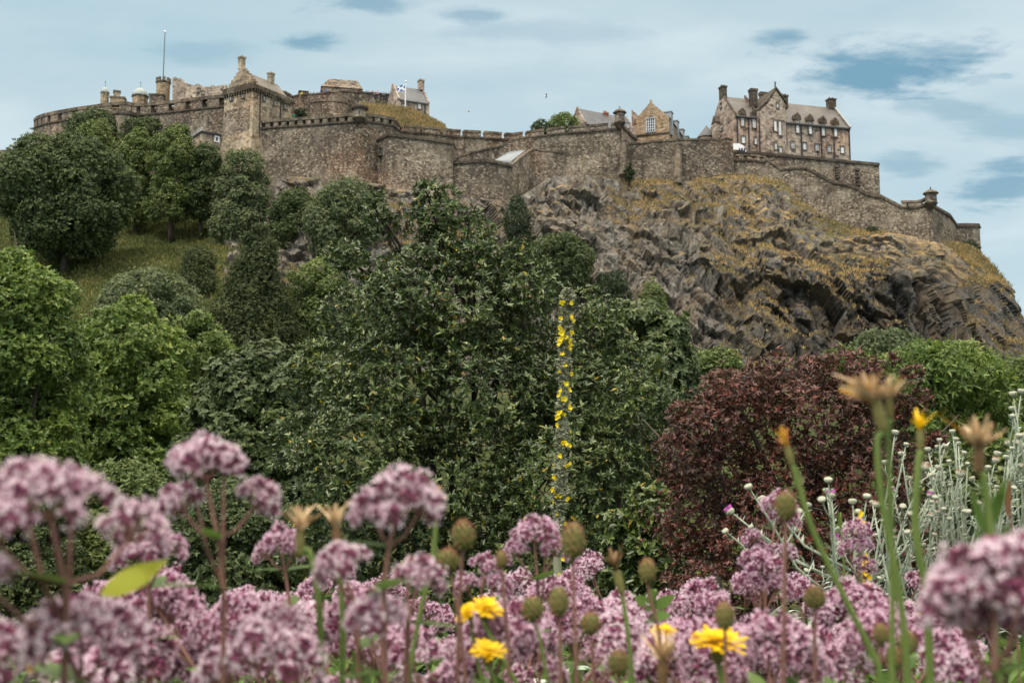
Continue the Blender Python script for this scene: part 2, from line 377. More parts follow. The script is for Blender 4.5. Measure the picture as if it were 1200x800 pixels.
    fs = [(j * W + i, j * W + i + 1, (j + 1) * W + i + 1, (j + 1) * W + i) for j in range(NV + 1) for i in range(NU)]
    n0 = len(vs); vs += sk; fs += [(n0 + i, n0 + i + 1, i + 1, i) for i in range(NU)]
    mb = MB(); mb.add(vs, fs)
    m, t, b, o = newmat('crag_rock_and_dry_grass')
    g = t.nodes.new('ShaderNodeNewGeometry'); s = t.nodes.new('ShaderNodeSeparateXYZ'); t.links.new(g.outputs['Normal'], s.inputs[0])
    sx = t.nodes.new('ShaderNodeSeparateXYZ'); t.links.new(g.outputs['Position'], sx.inputs[0])
    rock = ramp(t, tnoise(t, wpos(t, (1, 1, 0.32), (0, 0.3, 0)), 0.75, 10, 0.78, 0.3), [(0.34, (0.045, 0.042, 0.04)), (0.44, (0.125, 0.115, 0.103)), (0.53, (0.23, 0.212, 0.185)), (0.64, (0.42, 0.39, 0.34))])
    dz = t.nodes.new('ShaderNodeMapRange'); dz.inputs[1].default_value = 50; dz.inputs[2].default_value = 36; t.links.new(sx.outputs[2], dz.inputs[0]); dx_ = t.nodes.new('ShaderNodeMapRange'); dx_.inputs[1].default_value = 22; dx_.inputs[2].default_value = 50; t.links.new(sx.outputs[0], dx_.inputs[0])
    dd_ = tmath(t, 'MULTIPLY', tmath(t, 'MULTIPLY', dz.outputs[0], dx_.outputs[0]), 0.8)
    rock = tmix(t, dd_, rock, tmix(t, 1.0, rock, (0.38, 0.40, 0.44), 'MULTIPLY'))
    brown = ramp(t, tnoise(t, wpos(t, (1, 1, 0.8)), 0.18, 6, 0.65), [(0.45, (0, 0, 0)), (0.62, (0.6,) * 3)])
    rock = tmix(t, brown, rock, (0.20, 0.15, 0.095))
    lx = t.nodes.new('ShaderNodeMapRange'); lx.inputs[1].default_value = 20; lx.inputs[2].default_value = 48; lx.inputs[3].default_value = -0.22; lx.inputs[4].default_value = 0.07; t.links.new(sx.outputs[0], lx.inputs[0])
    grass = ramp(t, tnoise(t, wpos(t), 0.09, 7, 0.7), [(0.32, (0.075, 0.088, 0.032)), (0.43, (0.17, 0.155, 0.062)), (0.52, (0.36, 0.25, 0.115)), (0.68, (0.52, 0.385, 0.21))])
    grass = tmix(t, 1.0, grass, ramp(t, tnoise(t, wpos(t), 1.6, 5, 0.7), [(0.3, (0.45,) * 3), (0.7, (1.25,) * 3)]), 'MULTIPLY')
    lo = t.nodes.new('ShaderNodeMapRange'); lo.inputs[1].default_value = 30; lo.inputs[2].default_value = 50; lo.inputs[3].default_value = -0.36; lo.inputs[4].default_value = 0.03
    t.links.new(sx.outputs[2], lo.inputs[0])
    f = tmath(t, 'ADD', s.outputs[2], tmath(t, 'MULTIPLY', tmath(t, 'SUBTRACT', tnoise(t, wpos(t), 0.22, 6, 0.7), 0.5), 1.25))
    f = tmath(t, 'ADD', tmath(t, 'ADD', f, lo.outputs[0]), lx.outputs[0])
    fac = ramp(t, f, [(0.62, (0, 0, 0)), (0.72, (1, 1, 1))])
    c = tmix(t, fac, rock, grass)
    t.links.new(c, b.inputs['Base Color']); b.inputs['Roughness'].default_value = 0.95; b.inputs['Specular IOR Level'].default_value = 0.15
    bump(t, b, tnoise(t, wpos(t, (1, 1, 0.35), (0, 0.3, 0)), 1.1, 9, 0.78), 1.0, 1.0)
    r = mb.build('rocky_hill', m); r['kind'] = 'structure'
    return r
ROCK = make_rock()
# ------------------------------------------------------------------ castle helpers
def out_normals(pts):
    ns = []
    for i in range(len(pts)):
        a = pts[max(i - 1, 0)]; b = pts[min(i + 1, len(pts) - 1)]
        acc = Vector((0, 0)); 
        for p, q in ((a, pts[i]), (pts[i], b)):
            d = Vector((q[0] - p[0], q[1] - p[1]))
            if d.length > 1e-6: d.normalize(); acc += Vector((d.y, -d.x))
        acc.normalize()
        # mitre length
        d = Vector((b[0] - pts[i][0], b[1] - pts[i][1])) if i < len(pts) - 1 else Vector((pts[i][0] - a[0], pts[i][1] - a[1]))
        d.normalize(); c = max(0.5, acc.dot(Vector((d.y, -d.x))))
        ns.append(acc / c)
    return ns
def ribbon(mb, pts, o_out, o_in, mi=0):
    """pts: (x, y, zlo, zhi); solid strip from o_out outward to o_in inward"""
    ns = out_normals(pts); k = len(pts); vs = []
    for p, n in zip(pts, ns):
        vs += [(p[0] + n.x * o_out, p[1] + n.y * o_out, p[2]), (p[0] + n.x * o_out, p[1] + n.y * o_out, p[3]),
               (p[0] - n.x * o_in, p[1] - n.y * o_in, p[3]), (p[0] - n.x * o_in, p[1] - n.y * o_in, p[2])]
    fs = [(0, 1, 2, 3), tuple((k - 1) * 4 + i for i in (3, 2, 1, 0))]
    for i in range(k - 1):
        a, b = i * 4, i * 4 + 4
        fs += [(a, b, b + 1, a + 1), (a + 1, b + 1, b + 2, a + 2), (a + 2, b + 2, b + 3, a + 3), (a + 3, b + 3, b, a)]
    mb.add(vs, fs, mi)
class Line:
    """a plan polyline carrying the height of the wall's top"""
    def __init__(s, tops):
        s.p = [Vector(t) for t in tops]; s.s = [0]
        for a, b in zip(s.p, s.p[1:]): s.s.append(s.s[-1] + (b - a).xy.length)
        s.len = s.s[-1]
    def at(s, x):
        x = min(max(x, 0), s.len)
        for i in range(len(s.p) - 1):
            if x <= s.s[i + 1] + 1e-9:
                t = (x - s.s[i]) / max(s.s[i + 1] - s.s[i], 1e-9); return s.p[i].lerp(s.p[i + 1], t)
        return s.p[-1].copy()
    def cut(s, a, b, zlo, zhi):    # zlo, zhi: offsets under the top line
        xs = [a] + [x for x in s.s if a + 1e-3 < x < b - 1e-3] + [b]
        return [(q.x, q.y, q.z + zlo, q.z + zhi) for q in (s.at(x) for x in xs)]
def castle_wall(name, label, tops, height, mat='rubble', thick=2.4, hc=0.55, ho=1.1, pitch=None, gap=0.9, open_top=False, course=True, cat='wall', group='castle ramparts', batter=0.0, phase=0.5, base=None, copmat='coping'):
    ln = Line([P(*t) for t in tops]); q = ln.p[0]
    root = empty(name, (q.x, q.y, q.z - height), label, cat, group)
    top_h = hc + (ho if pitch else 0)
    b = MB(); pts = ln.cut(0, ln.len, -height, -top_h)
    ribbon(b, pts, 0, thick)
    if batter:
        pb = [(p[0], p[1], p[2], p[2] + (p[3] - p[2]) * 0.45) for p in pts]
        ns = out_normals(pb); k = len(pb); vs = []
        for p, n in zip(pb, ns):
            vs += [(p[0] + n.x * batter, p[1] + n.y * batter, p[2]), (p[0] + n.x * 0.02, p[1] + n.y * 0.02, p[3]), (p[0] - n.x * 0.3, p[1] - n.y * 0.3, p[2])]
        fs = []
        for i in range(k - 1):
            a = i * 3; fs += [(a, a + 3, a + 4, a + 1)]
        fs += [(0, 1, 2), ((k - 1) * 3 + 2, (k - 1) * 3 + 1, (k - 1) * 3)]
        b.add(vs, fs)
    b.build('wall_body', M[mat], root)
    if course:
        c = MB(); ribbon(c, ln.cut(0.02, ln.len - 0.02, -top_h - 0.3, -top_h + 0.06), 0.28, -0.001); c.build('string_course', M['trim'], root)
    if pitch:
        n = max(1, int(round(ln.len / pitch))); pit = ln.len / n; pr = MB(); cp = MB(); x0 = 0
        cuts = [((i + phase) * pit - gap / 2, (i + phase) * pit + gap / 2) for i in range(n)]
        segs = []
        for a, z in cuts:
            if a > x0 + 0.05: segs.append((x0, a))
            x0 = z
        if x0 < ln.len - 0.05: segs.append((x0, ln.len))
        for a, z in segs:
            ribbon(pr, ln.cut(a, z, -top_h + 0.003, -hc), 0.02, 1.0)
            if open_top: ribbon(cp, ln.cut(max(a - 0.05, 0), min(z + 0.05, ln.len), -hc + 0.003, 0), 0.14, 1.15)
        if not open_top:
            ribbon(cp, ln.cut(0, ln.len, -hc + 0.003, 0), 0.14, 1.15)
            ribbon(pr, ln.cut(0.1, ln.len - 0.1, -top_h - 0.4, -hc + 0.1), -1.9, 2.3)
        pr.build('parapet', M[mat], root); cp.build('coping', M[copmat], root)
    else:
        cp = MB(); ribbon(cp, ln.cut(0, ln.len, -hc + 0.003, 0), 0.16, thick + 0.1); cp.build('coping', M[copmat], root)
    return root, ln
def sentry_turret(label, px, py_top, py_par, py_bot, Y, r, hat='flat', group='sentry turrets on the ramparts'):
    t = P(px, py_top, Y).z; p1 = P(px, py_par, Y).z; b = P(px, py_bot, Y); 
    root = empty('sentry_turret', b, label, 'turret', group)
    h = t - b.z; c = (b.x, b.y, 0)
    m = MB(); m.lathe(c, [(0.15, b.z), (r * 0.55, b.z + h * 0.12), (r * 1.02, b.z + h * 0.30), (r * 1.02, b.z + h * 0.34)], 14); m.build('corbel', M['trim'], root)
    m = MB(); m.lathe(c, [(r * 0.9, b.z + h * 0.34 + 0.01), (r * 0.88, t - h * 0.24)], 14); m.build('drum', M['rubble_dark'], root)
    m = MB()
    if hat == 'flat': m.lathe(c, [(r * 1.1, t - h * 0.24 + .01), (r * 1.22, t - h * 0.17), (r * 1.22, t - h * 0.08), (r * 0.7, t)], 14)
    else: m.lathe(c, [(r * 1.1, t - h * 0.24 + .01), (r * 1.25, t - h * 0.20), (r * 0.95, t - h * 0.11), (r * 0.5, t - h * 0.04), (0.12, t), (0.10, t + 0.5)], 14)
    m.build('cap', M['trim'] if hat == 'flat' else M['coping'], root)
    m = MB(); a = math.atan2(-b.y, -b.x)
    m.hexa([(b.x + math.cos(a + s) * r * f, b.y + math.sin(a + s) * r * f, z) for z in (b.z + h * 0.48, b.z + h * 0.66) for s, f in ((-0.12, 0.80), (0.12, 0.80), (0.12, 0.915), (-0.12, 0.915))][:8])
    m.build('slit_window', M['glass'], root)
    return root

class Fac:
    """a facade's own frame: u along it, w outward, z up"""
    def __init__(s, A, B):
        s.o = Vector((A.x, A.y, 0)); d = Vector((B.x - A.x, B.y - A.y, 0)); s.len = d.length; s.d = d.normalized(); s.n = Vector((s.d.y, -s.d.x, 0))
    def pt(s, u, w_, z): return s.o + s.d * u + s.n * w_ + Vector((0, 0, z))
    def uz(s, px, py, w_=0):
        d = ray(px, py); c = Vector((0, 0, CZ)); o = s.o + s.n * w_
        t = (o - c).dot(s.n) / d.dot(s.n); p = c + d * t
        return (p - s.o).dot(s.d), p.z
    def box(s, mb, u0, u1, w0, w1, z0, z1, mi=0):
        mb.hexa([s.pt(u0, w1, z0), s.pt(u1, w1, z0), s.pt(u1, w0, z0), s.pt(u0, w0, z0), s.pt(u0, w1, z1), s.pt(u1, w1, z1), s.pt(u1, w0, z1), s.pt(u0, w0, z1)], mi)
    def prism(s, mb, poly, w0, w1, mi=0):      # polygon in (u, z), w0 inner, w1 outer
        k = len(poly); vs = [s.pt(u, w1, z) for u, z in poly] + [s.pt(u, w0, z) for u, z in poly]
        mb.add(vs, [tuple(range(k)), tuple(reversed(range(k, 2 * k)))] + [(i, i + k, (i + 1) % k + k, (i + 1) % k) for i in range(k)], mi)
    def prism_w(s, mb, poly, u0, u1, mi=0):    # polygon in (w, z) swept along u
        k = len(poly); vs = [s.pt(u0, w_, z) for w_, z in poly] + [s.pt(u1, w_, z) for w_, z in poly]
        mb.add(vs, [tuple(range(k)), tuple(reversed(range(k, 2 * k)))] + [(i, i + k, (i + 1) % k + k, (i + 1) % k) for i in range(k)], mi)
def window(fr, root, px, py, wpx, hpx, w_=0.0, pane='blind', bars=(1, 3), trim='trim', sc_=None):
    u, z = fr.uz(px, py, w_); Yd = fr.pt(u, w_, z).y; W = wpx * Yd / FPX / max(0.35, fr.d.x); H = hpx * Yd / FPX
    s = MB(); f = 0.2
    fr.box(s, u - W / 2 - f, u - W / 2, w_ - .1, w_ + .14, z - H / 2, z + H / 2); fr.box(s, u + W / 2, u + W / 2 + f, w_ - .1, w_ + .14, z - H / 2, z + H / 2)
    fr.box(s, u - W / 2 - f, u + W / 2 + f, w_ - .1, w_ + .17, z + H / 2 + .003, z + H / 2 + f + .1); fr.box(s, u - W / 2 - f - .05, u + W / 2 + f + .05, w_ - .1, w_ + .22, z - H / 2 - f, z - H / 2 - .003)
    wo = s.build('window', M[trim], root)
    g = MB(); fr.box(g, u - W / 2 + .002, u + W / 2 - .002, w_ - .05, w_ + .03, z - H / 2 + .002, z + H / 2 - .002, 0)
    for i in range(bars[0]):
        x = u - W / 2 + W * (i + 1) / (bars[0] + 1); fr.box(g, x - .04, x + .04, w_ + .031, w_ + .06, z - H / 2 + .004, z + H / 2 - .004, 1)
    for i in range(bars[1]):
        y = z - H / 2 + H * (i + 1) / (bars[1] + 1); fr.box(g, u - W / 2 + .004, u + W / 2 - .004, w_ + .061, w_ + .075, y - .035, y + .035, 1)
    fb = 0.09
    fr.box(g, u - W / 2 + .004, u - W / 2 + fb, w_ + .032, w_ + .07, z - H / 2 + .004, z + H / 2 - .004, 1); fr.box(g, u + W / 2 - fb, u + W / 2 - .004, w_ + .032, w_ + .07, z - H / 2 + .004, z + H / 2 - .004, 1)
    build_sub(g, 'pane', [M[pane], M['white']], wo, root)
    return wo
def chimney(fr, root, u, wc, z0, z1, du, dw, mat='trim', pots=2, name='chimney'):
    m = MB(); h = z1 - z0
    fr.box(m, u - du, u + du, wc - dw, wc + dw, z0, z1 - h * 0.14); fr.box(m, u - du - .12, u + du + .12, wc - dw - .12, wc + dw + .12, z1 - h * 0.14 + .003, z1)
    c = m.build(name, M[mat], root)
    if pots:
        for i in range(pots):
            g = MB(); p = fr.pt(u + (i - (pots - 1) / 2) * du * 1.1, wc, z1)
            g.lathe(p, [(0.17, 0.003), (0.15, 0.4), (0.19, 0.45)], 8)
            build_sub(g, 'chimney_pot', M['brick_red'], c, root)
    return c

# ------------------------------------------------------------------ ramparts, left to right
castle_wall('curved_battery_wall', 'round grey battery wall with a row of arched gun openings, far left end of the castle',
    [(40, 139, 262), (44, 136, 256), (52, 133, 250), (66, 130, 246), (88, 126, 243), (110, 123, 242), (130, 120, 242), (148, 119, 243), (163, 122, 240)],
    22, 'rubble', thick=3.2, hc=0.8, ho=1.7, pitch=4.6, gap=1.5)
castle_wall('forewall_battery', 'long dark wall with arched gun openings running left from the tall gatehouse',
    [(155, 121, 239), (170, 121, 236), (200, 118, 233), (232, 114, 229), (270, 110, 224)], 20, 'rubble_dark', thick=3, hc=0.7, ho=1.8, pitch=5.0, gap=1.6)
castle_wall('low_rounded_wall', 'low curved wall bulging forward below the domed turrets on the battery',
    [(126, 131, 236), (140, 129, 233), (152, 130, 233), (162, 134, 236)], 10, 'rubble', thick=2, cat='wall')
castle_wall('outer_wall', 'short pinkish wall at the very left edge beside the big round tree',
    [(-60, 176, 246), (18, 176, 244), (40, 178, 244)], 10, 'tan', thick=1, course=False)
castle_wall('great_bastion_wall', 'broad sheer rampart with small square gun holes between gatehouse and first sentry turret',
    [(286, 143, 219), (330, 139, 215), (375, 136, 211), (421, 132, 207)], 17.5, 'rubble_dark', thick=3, hc=0.6, ho=1.0, pitch=2.05, gap=0.75, batter=1.0)
castle_wall('turning_parapet_wall', 'rampart stretch just right of the first sentry turret, below the yellow grass bank',
    [(421, 132, 207), (440, 134, 209), (462, 138, 212)], 16, 'rubble', thick=3, hc=0.6, ho=1.0, pitch=2.0, gap=0.75)
castle_wall('long_cannon_parapet', 'long rampart dipping in the middle with wide merlons and sky in its cannon gaps',
    [(460, 138.5, 212.5), (470, 146, 214), (500, 148, 217), (530, 151.5, 220), (566, 153.5, 223), (600, 156, 225), (622, 153, 226), (656, 148.5, 227), (692, 146, 227.5), (727, 143, 228)],
    20, 'rubble', thick=1.3, hc=0.5, ho=0.9, pitch=4.5, gap=0.85, open_top=True)
castle_wall('corner_return_wall', 'short wall turning back just right of the second sentry turret',
    [(727.5, 143, 228.4), (738, 155, 233), (746, 161, 238)], 16, 'rubble', thick=1.3)
castle_wall('plain_curtain_wall', 'plain dark wall right of the second sentry turret with a pale repair streak',
    [(733, 168.5, 230), (752, 166, 230.5), (772, 164, 231), (800, 162.5, 231.5), (830, 162, 232), (859, 161.5, 232.5)], 15, 'rubble_dark', thick=2.5, hc=0.4, course=False)
castle_wall('angled_tower_wall', 'projecting angular bastion with two small windows below the first sentry turret',
    [(429, 170, 214), (441, 163, 210), (455, 155.5, 205.5), (490, 159.5, 206.5), (531, 165.5, 208)], 17, 'rubble', thick=3, hc=0.4, batter=0.8)
castle_wall('tower_side_wall', 'narrow side of the angular bastion facing right',
    [(531, 165.5, 208.2), (534, 172, 216)], 16, 'rubble_dark', thick=1, course=False)
castle_wall('stepped_back_wall', 'pale wall climbing to the right behind the small lead roof',
    [(533, 184, 217.5), (552, 178, 218), (588, 170, 219.5), (600, 162, 220.5), (624, 159, 222)], 14, 'rubble', thick=1.2, hc=0.35, course=False)
castle_wall('lower_terrace_wall', 'lowest terrace wall above the rock, under the small lead roof',
    [(521, 189, 209), (545, 187.5, 209), (568, 186, 209), (583, 188.5, 211), (600, 192.5, 213)], 14, 'rubble_dark', thick=1.4, hc=0.4, batter=0.5)
castle_wall('slanting_buttress_wall', 'wall rising steeply right from the lead roof to the big rampart',
    [(600, 192.5, 213.3), (612, 183, 216), (624, 174, 220), (660, 178, 222)], 16, 'rubble', thick=1.4, hc=0.35, course=False)
castle_wall('upper_citadel_wall', 'highest rampart behind, lined with tiny visitors, left of the slate-roofed house',
    [(338, 114, 246), (352, 110, 244), (370, 109.5, 240), (388, 107, 238), (400, 106, 238), (440, 108.5, 240), (470, 112, 242)], 13, 'rubble', thick=2.2, hc=0.35, course=False)
castle_wall('round_citadel_wall', 'low curved wall in front of the highest rampart with a dark rim',
    [(364, 114, 240), (376, 112.5, 235), (392, 112, 233), (404, 114, 235), (412, 118, 239)], 12, 'rubble', thick=1.6, hc=1.3, course=False, copmat='rubble_dark')
castle_wall('house_platform_wall', 'tall pale platform wall under the large grey-roofed building',
    [(858, 175.5, 240), (900, 179, 242), (950, 183.5, 245), (996, 188, 248), (1030, 191, 250)], 13, 'rubble', thick=2, hc=0.4, cat='wall')
castle_wall('platform_end_wall', 'end of the platform wall turning back at the open right corner',
    [(1030, 191, 250.3), (1028, 195, 262)], 13, 'rubble_dark', thick=1, hc=0.4, course=False)
castle_wall('little_gun_parapet', 'short parapet with four small arched openings below the white tent',
    [(859, 181, 233.5), (880, 181, 233.5), (897, 183, 233)], 10, 'rubble', thick=2, hc=0.35, ho=0.85, pitch=1.65, gap=0.75)
castle_wall('descending_rampart', 'long rampart stepping down rightward from little gun parapet to third sentry turret',
    [(897, 184, 232.8), (905, 189, 232), (914, 196, 231.4), (930, 194.5, 230.6), (944, 194, 230), (952, 198, 229), (976, 211.5, 227), (990, 213, 226), (1003, 218, 224.8), (1019, 226.5, 223.3), (1033, 228, 222), (1044, 234, 221), (1056, 240, 220)],
    13, 'rubble', thick=1.8, hc=0.45, batter=0.6)
castle_wall('turret_parapet_wall', 'wall with two square gun holes just left of the third sentry turret',
    [(1056, 235, 219.8), (1074, 235, 218), (1080, 233.5, 217.5), (1091, 228, 216.5)], 12, 'rubble', thick=1.6, hc=0.45, ho=0.9, pitch=2.6, gap=0.8, open_top=False, batter=0.6)
castle_wall('falling_corner_wall', 'wall dropping away behind the third sentry turret, seen side on',
    [(1091.5, 237, 216.7), (1098, 242, 219), (1113, 250.5, 225), (1121, 262, 230)], 12, 'rubble_dark', thick=1.4, hc=0.45)
castle_wall('last_bastion_wall', 'low square bastion at the right end of the castle above the cliff',
    [(1119, 262, 231), (1132, 261.5, 232), (1147, 262, 233)], 9, 'rubble', thick=2, hc=0.5)
castle_wall('last_bastion_return', 'right side of the last square bastion turning back over the drop',
    [(1147, 262, 233.3), (1148, 264, 246)], 9, 'rubble', thick=1, hc=0.5)
sentry_turret('first sentry turret, dark drum with flat cap on the broad bastion corner', 421, 124, 133, 146, 206.4, 1.35)
sentry_turret('second sentry turret with pointed cap beside the gabled house with big window', 726.5, 127.5, 143, 152, 227.3, 1.2, 'point')
sentry_turret('third sentry turret with pointed cap, far right on the descending rampart', 1091.5, 222, 234, 246, 216.2, 1.25, 'point')
# buttress, windows in the angular bastion, toothed scars
def buttress(label, px, Y, py0, py1, r):
    a = P(px, py0, Y); b = P(px - 1, py1, Y - 2.5)
    root = empty('buttress', b, label, 'buttress'); m = MB()
    m.tube([b, b.lerp(a, .5), a], [r * 1.3, r * 1.05, r * 0.8], 8); m.build('shaft', M['coping'], root)
    m = MB(); m.lathe(a, [(r * 0.95, 0.003), (r * 0.95, 0.35), (r * .2, 0.6)], 8); m.build('cap', M['coping'], root)
buttress('slim pale buttress on the plain dark wall reaching down onto the rock', 795, 230.2, 170, 216, 0.75)
buttress('pale corner buttress where the second sentry turret wall meets the plain wall', 731, 228.2, 166, 206, 0.7)
def slots(name, label, rects, mat='glass', cat='opening'):
    a = P(*rects[0][:3]); root = empty(name, a, label, cat)
    fr = Fac(P(rects[0][0] - 4, rects[0][1], rects[0][2]), P(rects[0][0] + 4, rects[0][1], rects[0][2] + rects[0][5]))
    for (px, py, Y, wp, hp, _s) in rects:
        c = P(px, py, Y); W = wp * Y / FPX / 2; H = hp * Y / FPX / 2; m = MB()
        m.box(c.x - W - .25, c.x - W, c.y - .3, c.y + 1.5, c.z - H, c.z + H); m.box(c.x + W, c.x + W + .25, c.y - .3, c.y + 1.5, c.z - H, c.z + H)
        m.box(c.x - W - .25, c.x + W + .25, c.y - .35, c.y + 1.5, c.z + H + .003, c.z + H + .3); m.box(c.x - W - .3, c.x + W + .3, c.y - .4, c.y + 1.5, c.z - H - .3, c.z - H - .003)
        f = m.build('window_surround', M['coping'], root)
        g = MB(); g.box(c.x - W + .002, c.x + W - .002, c.y + .1, c.y + 1.4, c.z - H + .002, c.z + H - .002); build_sub(g, 'pane', M['glass'], f, root)
slots('wall_window', 'small dark window in the angular bastion, lower left of a pair', [(439, 180.5, 209.8, 4, 6, -2)])
slots('wall_window', 'small dark window in the angular bastion, upper right of a pair', [(446, 177.5, 207.6, 3, 7, -2)])
# lead lean-to roof behind the terrace wall
def lean_to():
    c = [P(580, 188, 214), P(599, 188.5, 214), P(616, 176, 220.5), P(598, 177.5, 220.5)]
    root = empty('shed_with_lead_roof', c[0] - Vector((0, 0, 6)), 'small shed with sloping pale lead roof on the lower terrace', 'shed')
    m = MB(); m.hexa([x - Vector((0, 0, 6)) for x in c] + [x - Vector((0, 0, .35)) for x in c]); m.build('wall', M['rubble'], root)
    m = MB(); m.hexa([x - Vector((0, 0, .34)) for x in c] + c); rf = m.build('roof', M['lead'], root)
    m = MB()
    for i in range(7):
        t = i / 6; a = c[0].lerp(c[1], t); b = c[3].lerp(c[2], t); m.tube([a + Vector((0, 0, .06)), b + Vector((0, 0, .06))], .06, 4)
    build_sub(m, 'roof_seam', M['lead_dark'], rf, root)
lean_to()

# ------------------------------------------------------------------ grass bank behind the first turret
def slab_on(name, pts, mat, thick=3.0, kind=None, label=None, cat=None):
    pass
def grass_bank():
    NX, NY = 46, 12; top = [(421, 123, 226), (440, 125, 226), (475, 128, 226), (500, 138, 227), (520, 149, 227)]; bot = [(421, 141, 211), (455, 145, 214), (475, 149, 216), (500, 152, 219), (522, 154, 221)]
    T = [P(*a) for a in top]; B = [P(*a) for a in bot]; vs = []
    for j in range(NY + 1):
        for i in range(NX + 1):
            a = spline(T, i / NX); b = spline(B, i / NX); p = b.lerp(a, j / NY)
            vs.append(p + Vector((0, 0, noise.noise(p * 0.4) * 0.5 + noise.noise(p * 1.5) * .2)))
    W = NX + 1; vs += [Vector((v.x, v.y + 1, v.z - 8)) for v in vs[NY * W:]]
    fs = [(j * W + i, j * W + i + 1, (j + 1) * W + i + 1, (j + 1) * W + i) for j in range(NY + 1) for i in range(NX)]
    m, t, b, o = newmat('dry_yellow_grass')
    c = ramp(t, tnoise(t, wpos(t), 0.5, 7, 0.7), [(0.35, (0.12, 0.12, 0.035)), (0.5, (0.30, 0.24, 0.075)), (0.65, (0.42, 0.33, 0.13))])
    t.links.new(c, b.inputs['Base Color']); b.inputs['Roughness'].default_value = 1; bump(t, b, tnoise(t, wpos(t), 3, 5), 1, .3)
    mb = MB(); mb.add(vs, fs); o = mb.build('grass_bank_terrain', m, smooth=True); o['kind'] = 'structure'
    M['dry_grass'] = m
    return T, B
BANK = grass_bank()

# ------------------------------------------------------------------ gatehouse tower with stepped gable
def gatehouse():
    fr = Fac(P(263, 112, 219.5), P(297, 112, 215)); L_ = fr.len; D = 11.0
    ze = fr.uz(297, 99)[1]; z0 = ze - 16; zr = fr.uz(283, 81)[1]; ua = fr.uz(281, 81)[0]
    root = empty('gatehouse_tower', fr.pt(0, 0, z0), 'tall pale gatehouse with steep mossy roof and stepped gable, highest building on the left', 'tower')
    m = MB(); fr.box(m, 0, L_, -D, 0, z0, ze - .9)
    # battered foot on the two faces in view
    m.hexa([fr.pt(-.6, 1.6, z0 - 2), fr.pt(L_ + .9, 1.6, z0 - 2), fr.pt(L_ + .9, -D, z0 - 2), fr.pt(-.6, -D, z0 - 2), fr.pt(0.02, .02, z0 + 7), fr.pt(L_ + .02, .02, z0 + 7), fr.pt(L_ + .02, -D, z0 + 7), fr.pt(.02, -D, z0 + 7)])
    wb = m.build('wall', M['warm'], root)
    lower = MB(); fr.box(lower, -.12, L_ - .9, -1, .12, z0, ze - 4.2); lower.build('lower_facing', M['rubble'], root)
    m = MB(); fr.box(m, -.45, L_ + .45, -D - .3, .45, ze - .898, ze - .3); fr.box(m, -.25, L_ + .25, -.35, .25, ze - .297, ze + .5); fr.box(m, L_ - .1, L_ + .25, -D, -.353, ze - .297, ze + .15)
    for k in range(12): fr.box(m, .1 + k * (L_ - .4) / 11, .4 + k * (L_ - .4) / 11, 0.003, .38, ze - 1.4, ze - .9)
    for k in range(18): fr.box(m, L_ + .003, L_ + .4, -.3 - k * .6, -k * .6, ze - 1.4, ze - .9)
    m.build('corbelled_parapet', M['coping'], root)
    m = MB(); e = .1; fr.prism(m, [(.5, ze - .2), (L_ - .4, ze - .2), (ua + .15, zr)], -D + .3, -1.3); m.build('roof', M['slate_brown'], root)
    m = MB(); n = 6
    for k in range(n):     # crow steps
        t0 = k / n; z_a = ze + (zr - ze) * t0; z_b = ze + (zr - ze) * (k + 1) / n + .35
        ul = .1 + (ua - .1) * t0; ur = L_ - .2 + (ua + .3 - L_ + .2) * t0
        fr.box(m, ul, ur, -1.28 - .002 * k, -.36 + .002 * k, z_a if k == 0 else z_a + .353, z_b)
    m.build('stepped_gable', M['warm'], root)
    z1 = fr.uz(283, 67, -.8)[1]; chimney(fr, root, fr.uz(283, 75, -.8)[0], -.85, zr + .36, z1, .55, .5, 'warm', 0)
    u2, z2 = fr.uz(313, 80, -7.5); chimney(fr, root, ua + .15, -8.6, zr - .4, zr + 1.9, .5, .55, 'warm', 0)
    for px, py in ((271.5, 115.5), (285.5, 112.5)): window(fr, root, px, py, 2.6, 5, 0, 'glass', (0, 0), 'coping')
    s = Fac(fr.pt(L_, 0, 0), fr.pt(L_, -D, 0))
    for px, py in ((309, 115.5), (321.5, 121), (333.5, 125)): window(s, root, px, py, 1.5, 6, 0, 'glass', (0, 0), 'coping')
    for px in (304.5, 328.5):
        u, _z = s.uz(px, 125); m = MB(); s.box(m, u - .07, u + .07, 0.003, .2, z0 + 1, ze - 1.5); m.build('drainpipe', M['iron'], root)
gatehouse()

def simple_house(name, label, fr, depth, z0, ze, zr, wm, rm, ends=True, cat='building', over=.35):
    root = empty(name, fr.pt(0, 0, z0), label, cat); L_ = fr.len
    m = MB(); fr.box(m, 0, L_, -depth, 0, z0, ze); m.build('wall', M[wm], root)
    m = MB(); fr.prism_w(m, [(over, ze - .2), (over, ze + .02), (-depth / 2, zr), (-depth - over, ze + .02), (-depth - over, ze - .2)][::-1], .36 if ends else 0, L_ - .36 if ends else L_)
    rf = m.build('roof', M[rm], root)
    if ends:
        for a, b in ((-.03, .35), (L_ - .35, L_ + .03)):
            m = MB(); fr.prism_w(m, [(.05, ze + .003), (.15, ze + .4), (-depth / 2, zr + .42), (-depth - .15, ze + .4), (-depth - .05, ze + .003)][::-1], a, b)
            m.build('gable', M[wm], root)
    return root
